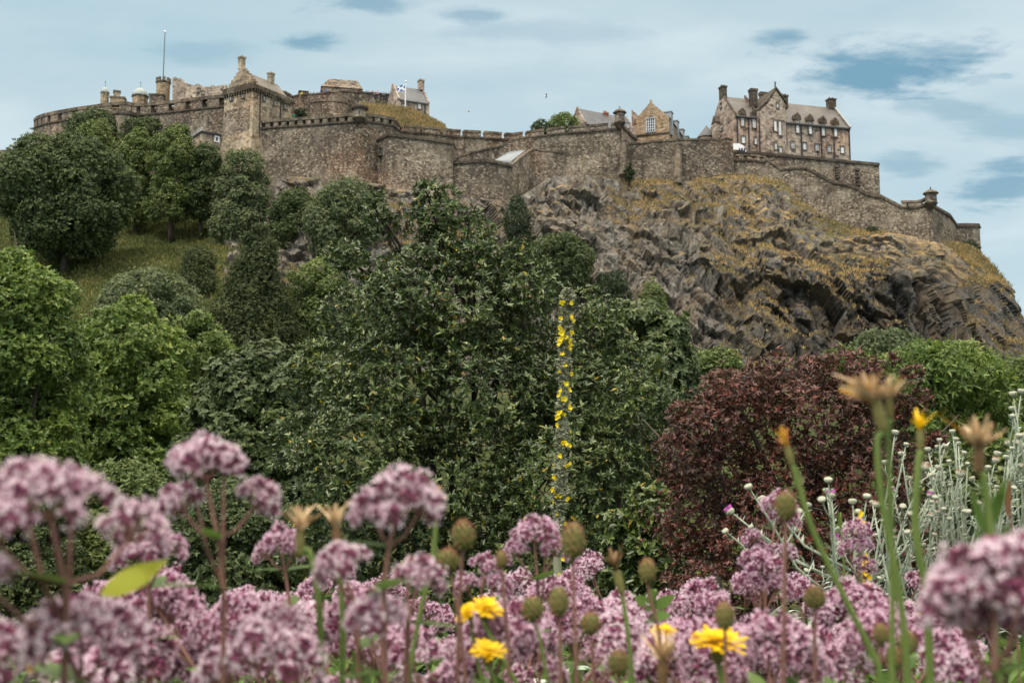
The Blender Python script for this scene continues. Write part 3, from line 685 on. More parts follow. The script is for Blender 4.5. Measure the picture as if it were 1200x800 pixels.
# slate-roofed house with gable end
def slate_house():
    fr = Fac(P(466.5, 140, 233), P(503, 140, 236)); D = 8.5
    ze = fr.uz(485, 119.5)[1]; zr = fr.uz(485, 104, -D / 2)[1]; z0 = ze - 9
    root = simple_house('slate_roofed_house', 'small house with blue-grey slate roof and one chimney beside the yellow grass bank', fr, D, z0, ze, zr, 'pink', 'slate_blue')
    chimney(fr, root, fr.len - .45, -D / 2, zr - .3, zr + 2.2, .5, .8, 'pink', 0)
    for px, py, wp, hp in ((473, 125.5, 3.6, 6), (491.5, 124.5, 3.4, 7)): window(fr, root, px, py, wp, hp, 0, 'blind', (1, 2), 'coping')
    u, _ = fr.uz(498, 125); m = MB(); fr.box(m, u - .1, u + .1, .003, .2, z0, ze - .3); m.build('drainpipe', M['iron'], root)
    s = Fac(fr.pt(fr.len, 0, 0), fr.pt(fr.len, -D, 0)); m = MB(); s.box(m, D * .45, D + 1.4, .05, 1.2, z0, ze - 1.5); m.build('lean_to', M['rubble_dark'], root)
slate_house()
# long stone chapel-like hall on the summit
def summit_hall():
    fr = Fac(P(377, 112, 247), P(424, 112, 249)); D = 7; ze = fr.uz(400, 103)[1]; zr = fr.uz(400, 95.5, -D / 2)[1]
    root = empty('summit_chapel', fr.pt(0, 0, ze - 5), 'plain windowless stone hall with stone-slab roof behind the highest rampart', 'chapel')
    m = MB(); fr.box(m, 0, fr.len, -D, 0, ze - 5, ze); m.build('wall', M['rubble'], root)
    L_ = fr.len; m = MB(); A = [fr.pt(-.2, .3, ze + .003), fr.pt(L_ + .2, .3, ze + .003), fr.pt(L_ + .2, -D - .3, ze + .003), fr.pt(-.2, -D - .3, ze + .003)]
    B = [fr.pt(1.8, -2.4, zr), fr.pt(L_ - .8, -2.4, zr), fr.pt(L_ - .8, -D + 2.2, zr), fr.pt(1.8, -D + 2.2, zr)]; m.hexa(A + B); m.build('roof', M['rubble_dark'], root)
summit_hall()
def small_lookout():
    fr = Fac(P(350.5, 115, 243.5), P(361, 115, 244)); zt = fr.uz(355, 106.5)[1]
    root = empty('lookout_hut', fr.pt(0, 0, zt - 4), 'tiny stone hut among the visitors right of the gatehouse roof', 'hut')
    m = MB(); fr.box(m, 0, fr.len, -2, 0, zt - 4, zt - .3); m.build('wall', M['tan'], root)
    m = MB(); fr.box(m, -.15, fr.len + .15, -2.15, .15, zt - .297, zt); m.build('roof', M['trim'], root)
small_lookout()
def mound_wall():
    root, ln = castle_wall('rounded_ridge_wall', 'rounded dark wall top between gatehouse roof and lookout hut', [(322, 112, 245), (328, 106.5, 245), (335, 107, 245), (342, 111, 245)], 8, 'rubble_dark', thick=2, hc=.5, course=False)
mound_wall()

# ------------------------------------------------------------------ domed turrets, chimneys, round tower, palace wall above the battery
def domed_turret(label, px, py_t, py_e, py_b, Y, rp, sides=8):
    b = P(px, py_b, Y); r = rp * Y / FPX; ze = P(px, py_e, Y).z; zt = P(px, py_t, Y).z
    root = empty('domed_turret', b, label, 'turret', 'domed turrets above the round battery'); c = (b.x, b.y, 0)
    m = MB(); m.lathe(c, [(r, b.z - 3), (r, ze - .25)], sides); m.build('drum', M['tan'], root)
    m = MB(); m.lathe(c, [(r * 1.12, ze - .248), (r * 1.12, ze)], sides); m.build('cornice', M['coping'], root)
    h = zt - ze; m = MB(); m.lathe(c, [(r * 1.05, ze + .003), (r * 1.0, ze + h * .25), (r * .8, ze + h * .55), (r * .45, ze + h * .8), (r * .12, ze + h * .96)], sides * 2); d = m.build('dome', M['dome'], root, smooth=False)
    m = MB(); m.lathe((b.x, b.y, ze + h * .95), [(.06, 0), (.06, 1.2), (.16, 1.35), (.02, 1.5)], 6); build_sub(m, 'finial', M['pole'], d, root)
domed_turret('smaller blue-grey domed turret, left of the two', 122.5, 102, 109, 119, 247, 5)
domed_turret('wider grey-green domed turret with ribs, right of the two', 164, 103, 113, 121, 246, 9.5)
def block(name, label, cat, px0, px1, pyt, Y, h, depth, mat, cap='coping'):
    fr = Fac(P(px0, pyt, Y), P(px1, pyt, Y + .5)); zt = fr.uz((px0 + px1) / 2, pyt)[1]
    root = empty(name, fr.pt(0, 0, zt - h), label, cat)
    m = MB(); fr.box(m, 0, fr.len, -depth, 0, zt - h, zt - .35); m.build('wall', M[mat], root)
    m = MB(); fr.box(m, -.15, fr.len + .15, -depth - .15, .15, zt - .347, zt); m.build('coping', M[cap], root); return root
block('chimney_stack', 'square pale chimney between the two domed turrets', 'chimney', 133.5, 141, 106, 247.5, 5, 1.4, 'tan')
block('gable_shoulder', 'low stone shoulder under the square pale chimney', 'wall', 129, 146, 113, 246.5, 4, 2, 'tan')
block('stair_block', 'small square block at the foot of the crenellated round tower', 'building', 175, 192, 110, 243, 6, 4, 'rubble')
def round_tower():
    b = P(190.5, 122, 246); r = 8 * 246 / FPX; ze = P(190.5, 97.5, 246).z; zt = P(190.5, 93, 246).z
    root = empty('round_tower', b, 'small round crenellated tower carrying the tall flagpole', 'tower'); c = (b.x, b.y, 0)
    m = MB(); m.lathe(c, [(r, b.z - 2), (r, ze - .3)], 20); m.build('drum', M['tan'], root)
    m = MB(); m.lathe(c, [(r * 1.02, ze - .297), (r * 1.15, ze), (r * 1.15, ze + .25)], 20); m.build('parapet', M['rubble_dark'], root)
    m = MB()
    for k in range(9):
        a0 = 2 * math.pi * k / 9; a1 = a0 + .42
        m.hexa([(b.x + math.cos(a) * q, b.y + math.sin(a) * q, z) for z in (ze + .253, zt + .1) for q, a in ((r * 1.12, a0), (r * 1.12, a1), (r * .85, a1), (r * .85, a0))])
    m.build('crenellation', M['rubble_dark'], root)
    return b, zt
rb, rz = round_tower()
def flagpole(label, px, Y, py0, py1, r, flag=None):
    a = P(px, py0, Y); z1 = P(px, py1, Y).z; root = empty('flagpole', a, label, 'flagpole')
    m = MB(); m.tube([a, (a.x, a.y, z1)], [r, r * .7], 6); m.build('pole', M['pole'] if not flag else M['white'], root)
    m = MB(); m.lathe((a.x, a.y, z1), [(r, 0.003), (r * 2, r * 2), (r * .5, r * 4)], 8); m.build('truck', M['white'], root)
    if flag:
        m = MB(); n = 8; W_, H_ = 1.8, 1.3
        def pt(u, v): return Vector((a.x - .1 - u * W_ * .9, a.y + math.sin(u * 6) * .12, z1 - .2 - v * H_ - u * .75))
        for i in range(n):
            for j in range(6):
                u0, u1, v0, v1 = i / n, (i + 1) / n, j / 6, (j + 1) / 6; uc, vc = (u0 + u1) / 2, (v0 + v1) / 2
                x = abs(uc - vc) < .13 or abs(uc - 1 + vc) < .13
                q = [pt(u0, v0), pt(u1, v0), pt(u1, v1), pt(u0, v1)]
                m.add(q, [(0, 1, 2, 3)], 1 if x else 0)
        m.build('flag', [M['flag_blue'], M['white']], root)
flagpole('tall thin dark flagpole without a flag on the round tower', 191, 245.9, 97, 39, .16)
flagpole('short white flagpole with a blue and white saltire flag on the yellow grass bank', 475, 226, 127, 97, .13, True)
def palace_wall():
    fr = Fac(P(202, 112, 243), P(264, 112, 240)); pts = [(202, 120), (264, 116), (264, 99), (252, 101.5), (251, 100), (247, 100), (247, 102), (233, 101), (233, 98.5), (229, 98.5), (229, 100.5), (217, 97.5), (212, 92), (202, 91)]
    root = empty('ruined_hall_wall', fr.pt(0, 0, fr.uz(202, 120)[1]), 'pale wall with ragged stepped top right of the round tower', 'wall')
    m = MB(); fr.prism(m, [fr.uz(*p) for p in pts], -1.2, 0); m.build('wall_body', M['pink'], root)
    for px, py in ((233, 106), (238, 109)): window(fr, root, px, py, 2, 3.5, 0, 'glass', (0, 0), 'coping')
    s = Fac(fr.pt(0, -9, 0), fr.pt(0, 0, 0)); z1 = fr.uz(202, 91)[1]; z0 = fr.uz(202, 122)[1]
    m = MB(); s.prism(m, [(0, z0), (8.99, z0), (8.99, z1), (5, z1 - 1.6), (0, z1 - 2.4)], -.8, 0); m.build('side_wall', M['rubble_dark'], root)
palace_wall()
# annexe below the battery
def annexe():
    fr = Fac(P(222, 160, 222), P(236, 155, 216.5)); s = Fac(P(236, 155, 216.5), P(258, 160, 219)); z = P(236, 153.5, 216.5).z
    root = empty('flat_roofed_lodge', fr.pt(0, 0, z - 6), 'low flat-roofed lodge with white roof railing half hidden by trees', 'building')
    a, b, c = fr.pt(0, 0, 0), s.pt(0, 0, 0), s.pt(s.len, 0, 0); d = a + (c - b)
    q = [a, b, c, d]
    m = MB(); m.hexa([Vector((p.x, p.y, z - 6)) for p in q] + [Vector((p.x, p.y, z - .4)) for p in q]); m.build('wall', M['pink'], root)
    ctr = (a + c) / 2; q2 = [p + (p - ctr) * .08 for p in q]
    m = MB(); m.hexa([Vector((p.x, p.y, z - .397)) for p in q2] + [Vector((p.x, p.y, z)) for p in q2]); m.build('roof', M['iron'], root)
    m = MB()
    for A, B in ((a, b),):
        for i in range(9):
            p = A.lerp(B, i / 8); m.tube([(p.x, p.y + .3, z), (p.x, p.y + .3, z + .9)], .06, 4)
        m.tube([(A.x, A.y + .3, z + .9), (B.x, B.y + .3, z + .9)], .09, 4)
    m.build('railing', M['white'], root)
    window(s, root, 254, 163.5, 3, 5, 0, 'glass', (0, 0), 'white')
annexe()

# ------------------------------------------------------------------ gabled building with big window and its dormer row, low range behind
def gabled_building():
    fr = Fac(P(746, 160, 240), P(784, 158, 237.5)); D = 26
    A, z_el = fr.uz(746, 139); B, z_er = fr.uz(784, 137); za = fr.uz(762.5, 120.5)[1]; ua = fr.uz(762.5, 121)[0]; z0 = z_el - 8; L_ = fr.len
    root = empty('gabled_barrack', fr.pt(0, 0, z0), 'tan gabled building with one large white-framed window and pale dormers along its side', 'building')
    m = MB(); fr.box(m, 0, L_, -D, -.5, z0, min(z_el, z_er) - .02); m.build('wall', M['tan'], root)
    m = MB(); fr.prism(m, [(0, z0), (L_, z0), (L_, z_er), (ua + .25, za), (ua - .25, za), (0, z_el)], -.49, 0); fr.box(m, ua - .25, ua + .25, -.45, -.1, za + .003, za + .7)
    m.build('front_gable', M['tan'], root)
    m = MB(); fr.prism(m, [(-.3, z_el - .1), (L_ + .3, z_er - .1), (ua, za - .3)], -D, -.5); m.build('roof', M['slate'], root)
    window(fr, root, 762.5, 147, 9.5, 16, 0, 'glass', (3, 4), 'lead')
    m = MB(); fr.box(m, -.1, L_ + .1, .003, .3, fr.uz(765, 158)[1], fr.uz(765, 156.5)[1]); m.build('string_course', M['coping'], root)
    s = Fac(fr.pt(L_, 0, 0), fr.pt(L_, -D, 0))
    for k, px in enumerate((786, 793, 799.5, 805)):
        u, z = s.uz(px, 142 + k * 3); zt = z_er + 1.5
        m = MB(); s.box(m, u - .9, u + .9, -2.2, .35, z_er - 3.6, zt); d = m.build('dormer', M['lead'], root)
        g = MB(); s.box(g, u - .6, u + .6, .353, .4, z_er - 2.4, zt - .6); build_sub(g, 'dormer_window', M['glass'], d, root)
        g = MB(); s.box(g, u - 1.05, u + 1.05, -2.3, .5, zt + .003, zt + .2); build_sub(g, 'dormer_roof', M['lead_dark'], d, root)
    # left shoulder with skew gable
    m = MB(); a = fr.uz(742.5, 130, -3)[0]; fr.prism(m, [(a, z0), (0.0, z0), (0.0, z_el + 1.2), (a, z_el + 2.6)], -5, -1); m.build('side_gable', M['brick_red'] if False else M['pink'], root)
gabled_building()
def low_range():
    fr = Fac(P(685, 150, 240), P(744, 152, 247)); D = 6; ze = fr.uz(700, 148)[1]; zr = fr.uz(735, 138.5, -3)[1]
    root = simple_house('low_slate_range', 'long low slate-roofed range with two chimneys mostly hidden by the rampart', fr, D, ze - 5, ze, zr, 'pink', 'slate_blue')
    for px, py in ((684.5, 135), (709, 132.5)):
        u, z = fr.uz(px, py, -3); chimney(fr, root, max(u, .9), -3, zr - 2.5, z, .75 if px < 700 else .5, .6, 'rubble' if px < 700 else 'brick_red', 2)
    window(fr, root, 735.5, 147, 4, 6, 0, 'blind', (1, 1), 'lead')
low_range()

# ------------------------------------------------------------------ the big building at the right
def hospital():
    fr = Fac(P(861, 160, 245.5), P(996, 160, 253.5)); D = 12.5; L_ = fr.len
    ze = fr.uz(930, 145.5)[1]; zel = fr.uz(880, 138.5)[1]; z0 = fr.uz(930, 181)[1] - 6
    zr = fr.uz(950, 124, -D / 2)[1]; zrl = fr.uz(865, 115, -D / 2)[1]
    uL = fr.uz(893, 150)[0]; uC0 = fr.uz(888.5, 150, .8)[0]; uC1 = fr.uz(921, 150, .8)[0]
    root = empty('long_grey_roofed_building', fr.pt(0, 0, z0), 'large pinkish stone building with grey roofs, dormers and many pale windows, right of the castle', 'building')
    m = MB(); fr.box(m, 0, uC0 - .003, -D, 0, z0, zel); fr.box(m, uC1 + .003, L_, -D, 0, z0, ze); m.build('wall', M['pink'], root)
    # central gabled tower
    m = MB(); q = lambda x, y: fr.uz(x, y, .8)
    fr.prism(m, [(uC0, z0), (uC1, z0), (uC1, q(921, 122)[1]), q(909.8, 106.5), q(909.2, 106.5), q(900, 121), (uC0, q(889, 131)[1])], -D - .5, .8); m.build('central_gable', M['pink'], root)
    m = MB(); a, b, c, d_ = q(888, 130), q(900, 119.5), q(909.5, 104.5), q(922, 121.5)
    for p0, p1 in ((a, b), (b, c), (c, d_)):
        fr.prism(m, [(p0[0], p0[1]), (p1[0], p1[1]), (p1[0], p1[1] + .55), (p0[0], p0[1] + .55)], -D - .7, .95)
    fr.box(m, c[0] - .12, c[0] + .12, .3, .55, c[1] + .5, c[1] + 1.9)
    m.build('gable_skew', M['trim'], root)
    # roofs
    def gable_roof(u0, u1, e, r): 
        m = MB(); fr.prism_w(m, [(.4, e + .02), (.4, e + .2), (-D / 2, r), (-D - .4, e + .2), (-D - .4, e + .02)][::-1], u0, u1); return m.build('roof', M['slate'], root)
    gable_roof(.36, uC0 - .005, zel, zrl); gable_roof(uC1 + .005, L_ - .36, ze, zr)
    for u0, u1, e, r in ((-.05, .35, zel, zrl), (L_ - .35, L_ + .05, ze, zr), (uL - 1.0, uL - .65, zel, zrl)):
        m = MB(); fr.prism_w(m, [(.02, e - .5), (.5, e + .25), (.2, e + .5), (-D / 2, r + .5), (-D - .3, e + .5), (-D, e - .5)][::-1], u0, u1)
        g = m.build('end_gable', M['pink'], root)
        m = MB(); fr.prism_w(m, [(.65, e + .2), (.65, e + .5), (-D / 2, r + .8), (-D / 2, r + .5)][::-1], u0 - .06, u1 + .06); build_sub(m, 'skew_stone', M['trim'] if u0 > 1 and u0 < 20 or u0 < 1 else M['lead'], g, root)
    for u0, u1, e in ((.4, uC0 - .1, zel), (uC1 + .1, L_ - .4, ze)):
        m = MB(); fr.box(m, u0, u1, .003, .5, e - .25, e + .05); m.build('gutter', M['iron'], root)
    # chimneys
    cz = lambda px, py, w_: fr.uz(px, py, w_)[1]
    chimney(fr, root, .45, -D / 2, zrl - .6, cz(843.5, 101.5, -D / 2), .62, .85)
    chimney(fr, root, fr.uz(883.5, 112, -3)[0], -3.4, zrl - 3, cz(883.5, 105, -3.4), .8, .7, 'trim', 0)
    chimney(fr, root, fr.uz(897, 107, -D)[0], -D - 1, zrl - 1, cz(898, 109, -D - 1), 1.0, .5, 'trim', 0)
    chimney(fr, root, fr.uz(921, 117, -3.5)[0], -4.5, zr - 2, cz(921, 112.5, -4.5), .75, .7)
    chimney(fr, root, L_ - .8, -D / 2, zr - .6, cz(979, 117, -D / 2), .9, .8)
    # windows under dormers, with their dormer heads
    for px, py, h, w_, e in ((870, 142.5, 13.5, 4.4, zel), (883.5, 144.5, 13.5, 4.4, zel), (934.5, 149, 16, 4.4, ze), (949.5, 150.5, 15.5, 4.4, ze), (964.5, 152.5, 15.5, 4.4, ze), (979, 154, 14.5, 4.0, ze)):
        u, z = fr.uz(px, py); H = h * 250 / FPX; zt = z + H / 2 + .25
        m = MB(); fr.box(m, u - .75, u + .75, -2.5, .1, e - .6, zt); d = m.build('dormer', M['pink'], root)
        g = MB(); fr.prism(g, [(u - 1.0, zt + .003), (u + 1.0, zt + .003), (u + .75, zt + .9), (u, zt + 1.7), (u - .75, zt + .9)], -3.2, .3); build_sub(g, 'dormer_head', M['trim'], d, root)
        window(fr, root, px, py, 3.7, h - 1.5, .12, 'blind', (1, 3), 'coping')
    for px, py in ((871, 164.2), (886, 165.6), (928.8, 170.2), (942.7, 171.7), (957, 173), (971.5, 174.6), (987, 176)): window(fr, root, px, py, 4.2, 8, 0, 'blind', (1, 1), 'coping')
    for px, py, wp, hp in ((908.4, 147.7, 3, 13), (913.8, 150.3, 3.2, 17.5), (909, 171.7, 2.6, 7.5), (914.6, 176, 3.4, 7), (911, 124, 2, 6)): window(fr, root, px, py, wp, hp, .8, 'blind', (1, 2), 'coping')
    for px, w_ in ((864, 0), (877.3, 0), (938.8, 0), (962, 0), (976.7, 0), (995, 0), (889.8, .8)):
        u, _z = fr.uz(px, 160, w_); m = MB(); fr.box(m, u - .1, u + .1, w_ + .003, w_ + .24, z0, (zel if px < 900 else ze) - .26); m.build('drainpipe', M['iron'], root)
    # corner turret with conical roof, left
    c = P(828, 160, 257.5); r = 2.1; m = MB(); m.lathe((c.x, c.y, 0), [(r, z0), (r, zel - 1.3)], 18); m.build('stair_turret', M['pink'], root)
    m = MB(); m.lathe((c.x, c.y, 0), [(r * 1.12, zel - 1.297), (r * .95, zel - .7), (r * .5, zel + .4), (.08, zel + 1.8)], 18); m.build('turret_roof', M['slate_blue'], root)
    s = Fac(fr.pt(0, -D, 0), fr.pt(0, 0, 0))
    window(s, root, 846, 149.5, 2.2, 7, 0, 'glass', (0, 1), 'coping'); window(s, root, 845, 124, 1.2, 4, 0, 'glass', (0, 0), 'coping')
    m = MB(); s.box(m, 3.5, 5.5, .003, 1.2, zel - 5, zel + .8); d = m.build('side_dormer', M['pink'], root)
    g = MB(); s.prism(g, [(3.2, zel + .803), (5.8, zel + .803), (4.5, zel + 2.6)], -1, 1.3); build_sub(g, 'dormer_head', M['trim'], d, root)
hospital()
def toothed_scar(label, px, Y, y0, y1):
    a = P(px, y1, Y); root = empty('stone_toothing', a, label, 'stonework', 'dark toothed scars on the platform wall'); m = MB(); z0, z1 = a.z, P(px, y0, Y).z; n = 5
    for i in range(n):
        z = z0 + (z1 - z0) * i / n; m.box(a.x - .5, a.x + .5 - .25 * (i % 2), a.y - .45, a.y + .5, z, z + (z1 - z0) / n * .6)
    m.build('stone_block', M['trim'], root)
toothed_scar('dark toothed scar on the platform wall, left of the two', 981.5, 246.6, 194, 209)
toothed_scar('dark toothed scar on the platform wall, right of the two', 1005.5, 248.2, 196, 218)
# white tent
def tent():
    a = P(859, 176.5, 240.5); b = P(875, 178, 240.5); z = P(862, 168, 240.5).z
    root = empty('white_tent', a, 'small white domed tent at the left foot of the large grey-roofed building', 'tent'); m = MB(); n = 8; k = 7
    W_ = b.x - a.x
    prof = [(0, z - .1), (W_ * .45, z), (W_ * .75, z - .5), (W_ * .95, z - 1.3)]
    vs = []; 
    for j in range(2):
        for x, zz_ in prof: vs.append((a.x + x, a.y + j * 3, zz_))
        vs.append((a.x + W_, a.y + j * 3, a.z - .4)); vs.append((a.x, a.y + j * 3, a.z - .4))
    m.add(vs, [(0, 1, 2, 3, 4, 5), (11, 10, 9, 8, 7, 6)] + [(i, i + 6, (i + 1) % 6 + 6, (i + 1) % 6) for i in range(6)]); m.build('canopy', M['white'], root)
    m = MB()
    for x in (0, W_): m.tube([(a.x + x, a.y - .05, a.z - .8), (a.x + x, a.y - .05, a.z + .5)], .06, 5)
    m.build('pole', M['iron'], root)
tent()

# ------------------------------------------------------------------ visitors on the ramparts
def person_mesh(name, coat, trousers, skin, hair, arm=0):
    """one continuous low body, standing 1.7 m, grown from joined cross sections"""
    mb = MB(); n = 8
    def ring(c, rx, ry): return [(c[0] + rx * math.cos(2 * math.pi * k / n), c[1] + ry * math.sin(2 * math.pi * k / n), c[2]) for k in range(n)]
    vs = []; secs = [((0, 0, .02), .13, .12), ((0, 0, .45), .13, .10), ((0, 0, .82), .17, .12), ((0, 0, .95), .18, .13), ((0, 0, 1.15), .16, .11), ((0, 0, 1.36), .21, .12), ((0, 0, 1.42), .15, .09),
                     ((0, 0, 1.45), .06, .06), ((0, 0, 1.50), .055, .06), ((0, -.01, 1.54), .075, .09), ((0, -.01, 1.62), .085, .10), ((0, 0, 1.70), .07, .08), ((0, 0, 1.73), .02, .03)]
    for c, a, b in secs: vs += ring(c, a, b)
    fs = []; mi = []
    for i in range(len(secs) - 1):
        mat = 1 if i < 3 else 0 if i < 7 else 2 if i < 10 else 3
        for k in range(n): fs.append((i * n + k, i * n + (k + 1) % n, (i + 1) * n + (k + 1) % n, (i + 1) * n + k)); mi.append(mat)
    fs.append(tuple(reversed(range(n)))); mi.append(1); fs.append(tuple((len(secs) - 1) * n + k for k in range(n))); mi.append(3)
    mb.v = vs; mb.f = fs; mb.m = mi
    for s in (-1, 1):
        if arm and s == 1: mb.tube([(.18 * s, 0, 1.37), (.27 * s, -.16, 1.2), (.16 * s, -.32, 1.38)], [.055, .045, .035], 6, 0)
        else: mb.tube([(.18 * s, 0, 1.37), (.26 * s, -.02, 1.12), (.24 * s, -.10, .86)], [.055, .045, .035], 6, 0)
        mb.tube([(.08 * s, 0, .85), (.10 * s, -.02, .45), (.10 * s, 0, .03)], [.085, .065, .05], 6, 1)
        mb.tube([(.10 * s, .03, .04), (.10 * s, -.16, .03)], [.05, .035], 5, 1)
    me_o = mb.build(name, [coat, trousers, skin, hair]); me = me_o.data; bpy.data.objects.remove(me_o); return me
def cl(n, c): return plain(n, c, .8, .2, .1, 3)
skinm = cl('skin', (.45, .28, .20)); hairm = cl('brown_hair', (.05, .03, .02)); trm = cl('dark_trousers', (.03, .035, .05))
COATS = {'red': cl('red_coat', (.45, .04, .04)), 'white': cl('white_shirt', (.7, .7, .7)), 'navy': cl('navy_coat', (.02, .03, .09)), 'black': cl('black_coat', (.015, .015, .018)), 'pink': cl('pink_top', (.6, .25, .28)),
         'green': cl('green_coat', (.02, .45, .26)), 'grey': cl('grey_coat', (.2, .2, .21)), 'yellow': cl('yellow_coat', (.6, .45, .08)), 'blue': cl('blue_coat', (.06, .16, .45))}
PM = {k: person_mesh('person', c, trm, skinm, hairm, i % 2) for i, (k, c) in enumerate(COATS.items())}
rp = random.Random(5)
def put_person(px, pyhead, Y, colour, where, group='visitors looking out from the ramparts'):
    p = P(px, pyhead, Y); o = bpy.data.objects.new('person', PM[colour]); COL.objects.link(o)
    o.location = (p.x, p.y, p.z - 1.73); o.rotation_euler.z = rp.uniform(-.8, .8)
    tag(o, f'tiny standing visitor in a {colour} top {where}', 'person', group)
seqs = [(354, 107, 'yellow', 'at the lookout hut'), (359.5, 108, 'navy', 'beside the lookout hut')]
for px, py, c, wh in seqs: put_person(px, py, 242.5, c, wh)
for px, c, wh in ((345, 'green', 'in the gap between gatehouse and citadel wall'),): put_person(px, 133, 226, c, wh)
WL = [(363.5, 'grey', 'between the hut and the windowless hall'), (368, 'navy', 'between the hut and the windowless hall'), (372, 'black', 'at the left corner of the windowless hall'), (377, 'navy', 'at the left corner of the windowless hall'), (382, 'blue', 'under the left roof end of the windowless hall'),
      (397, 'white', 'before the left half of the windowless hall'), (401, 'pink', 'before the windowless hall'), (405, 'white', 'before the middle of the windowless hall'), (411, 'black', 'before the windowless hall'), (414, 'black', 'before the windowless hall'), (417, 'red', 'before the right half of the windowless hall'), (420, 'navy', 'before the right end of the windowless hall'),
      (425, 'grey', 'just right of the windowless hall'), (430, 'blue', 'right of the windowless hall'), (433, 'white', 'between hall and slate-roofed house'), (436, 'red', 'between hall and slate-roofed house'), (439.5, 'grey', 'between hall and slate-roofed house'), (443, 'pink', 'between hall and slate-roofed house'), (446.5, 'navy', 'between hall and slate-roofed house'),
      (450, 'grey', 'nearing the slate-roofed house'), (453, 'black', 'nearing the slate-roofed house'), (456, 'black', 'nearing the slate-roofed house'), (460, 'white', 'close to the slate-roofed house'), (464, 'navy', 'at the corner of the slate-roofed house')]
for px, c, wh in WL:
    top = 107.5 if px < 375 else 104.2 if px < 425 else 105.5 + (px - 425) * .08
    put_person(px + rp.uniform(-.4, .4), top + rp.uniform(-.5, .5), 239.5 + rp.uniform(0, 1) if px > 390 else 242.5, c, wh)
for px, c in ((392, 'white'), (394.5, 'pink'), (398, 'white')): put_person(px, 132, 213.5, c, 'peering over the broad bastion wall')
for px, c in ((866.5, 'navy'), (869.5, 'black'), (872.5, 'navy')): put_person(px, 172.5, 239.3, c, 'in front of the white tent')
# seagulls
def gull(px, py, Y, label, tilt):
    c = P(px, py, Y); root = empty('seagull', c, label, 'seagull', 'gulls flying over the castle'); m = MB()
    m.tube([c + Vector((-.25, 0, 0)), c + Vector((-.1, 0, .03)), c + Vector((.1, 0, .03)), c + Vector((.28, 0, 0))], [.02, .08, .07, .02], 6)
    m.build('body', M['white'], root)
    for s in (-1, 1):
        m = MB(); a = c + Vector((0, 0, .03)); e1 = c + Vector((.05, s * .35, .16 + tilt * s)); e2 = c + Vector((-.12, s * .68, .05 + tilt * s * 2))
        q = [a + Vector((.1, 0, 0)), a + Vector((-.1, 0, 0)), e1 + Vector((-.1, 0, 0)), e1 + Vector((.09, 0, 0)), e2]
        q2 = [x - Vector((0, 0, .02)) for x in q]
        m.add(q + q2, [(0, 1, 2, 3), (3, 2, 4), (8, 7, 6, 5), (9, 7, 8), (0, 3, 8, 5), (3, 4, 9, 8), (4, 2, 7, 9), (2, 1, 6, 7), (1, 0, 5, 6)]); m.build('wing', M['lead'], root)
gull(549.5, 131, 150, 'white gull flying above the dip in the long cannon parapet', .1)
gull(640, 113, 170, 'small dark gull flying higher, right of the other gull', -.1)
# ------------------------------------------------------------------ foliage
rng = np.random.default_rng(11)
def leaf_mat(name, stops, rough=0.5, spec=0.4, trans=0.25, under=None, clump=0.0):
    m, t, b, o = newmat(name)
    g = t.nodes.new('ShaderNodeNewGeometry')
    c = ramp(t, g.outputs['Random Per Island'], stops)
    big = tnoise(t, wpos(t), clump if clump else 0.4, 2)
    c = tmix(t, 1.0, c, ramp(t, big, [(0.3, (0.66, 0.72, 0.68)), (0.5, (1, 1, 1)), (0.7, (1.38, 1.28, 1.15))]), 'MULTIPLY')
    if under: c = tmix(t, g.outputs['Backfacing'], c, under)
    t.links.new(c, b.inputs['Base Color']); b.inputs['Roughness'].default_value = rough; b.inputs['Specular IOR Level'].default_value = spec
    tr = t.nodes.new('ShaderNodeBsdfTranslucent'); t.links.new(c, tr.inputs[0]); mx = t.nodes.new('ShaderNodeMixShader'); mx.inputs[0].default_value = trans
    t.links.new(b.outputs[0], mx.inputs[1]); t.links.new(tr.outputs[0], mx.inputs[2]); t.links.new(mx.outputs[0], o.inputs[0])
    return m
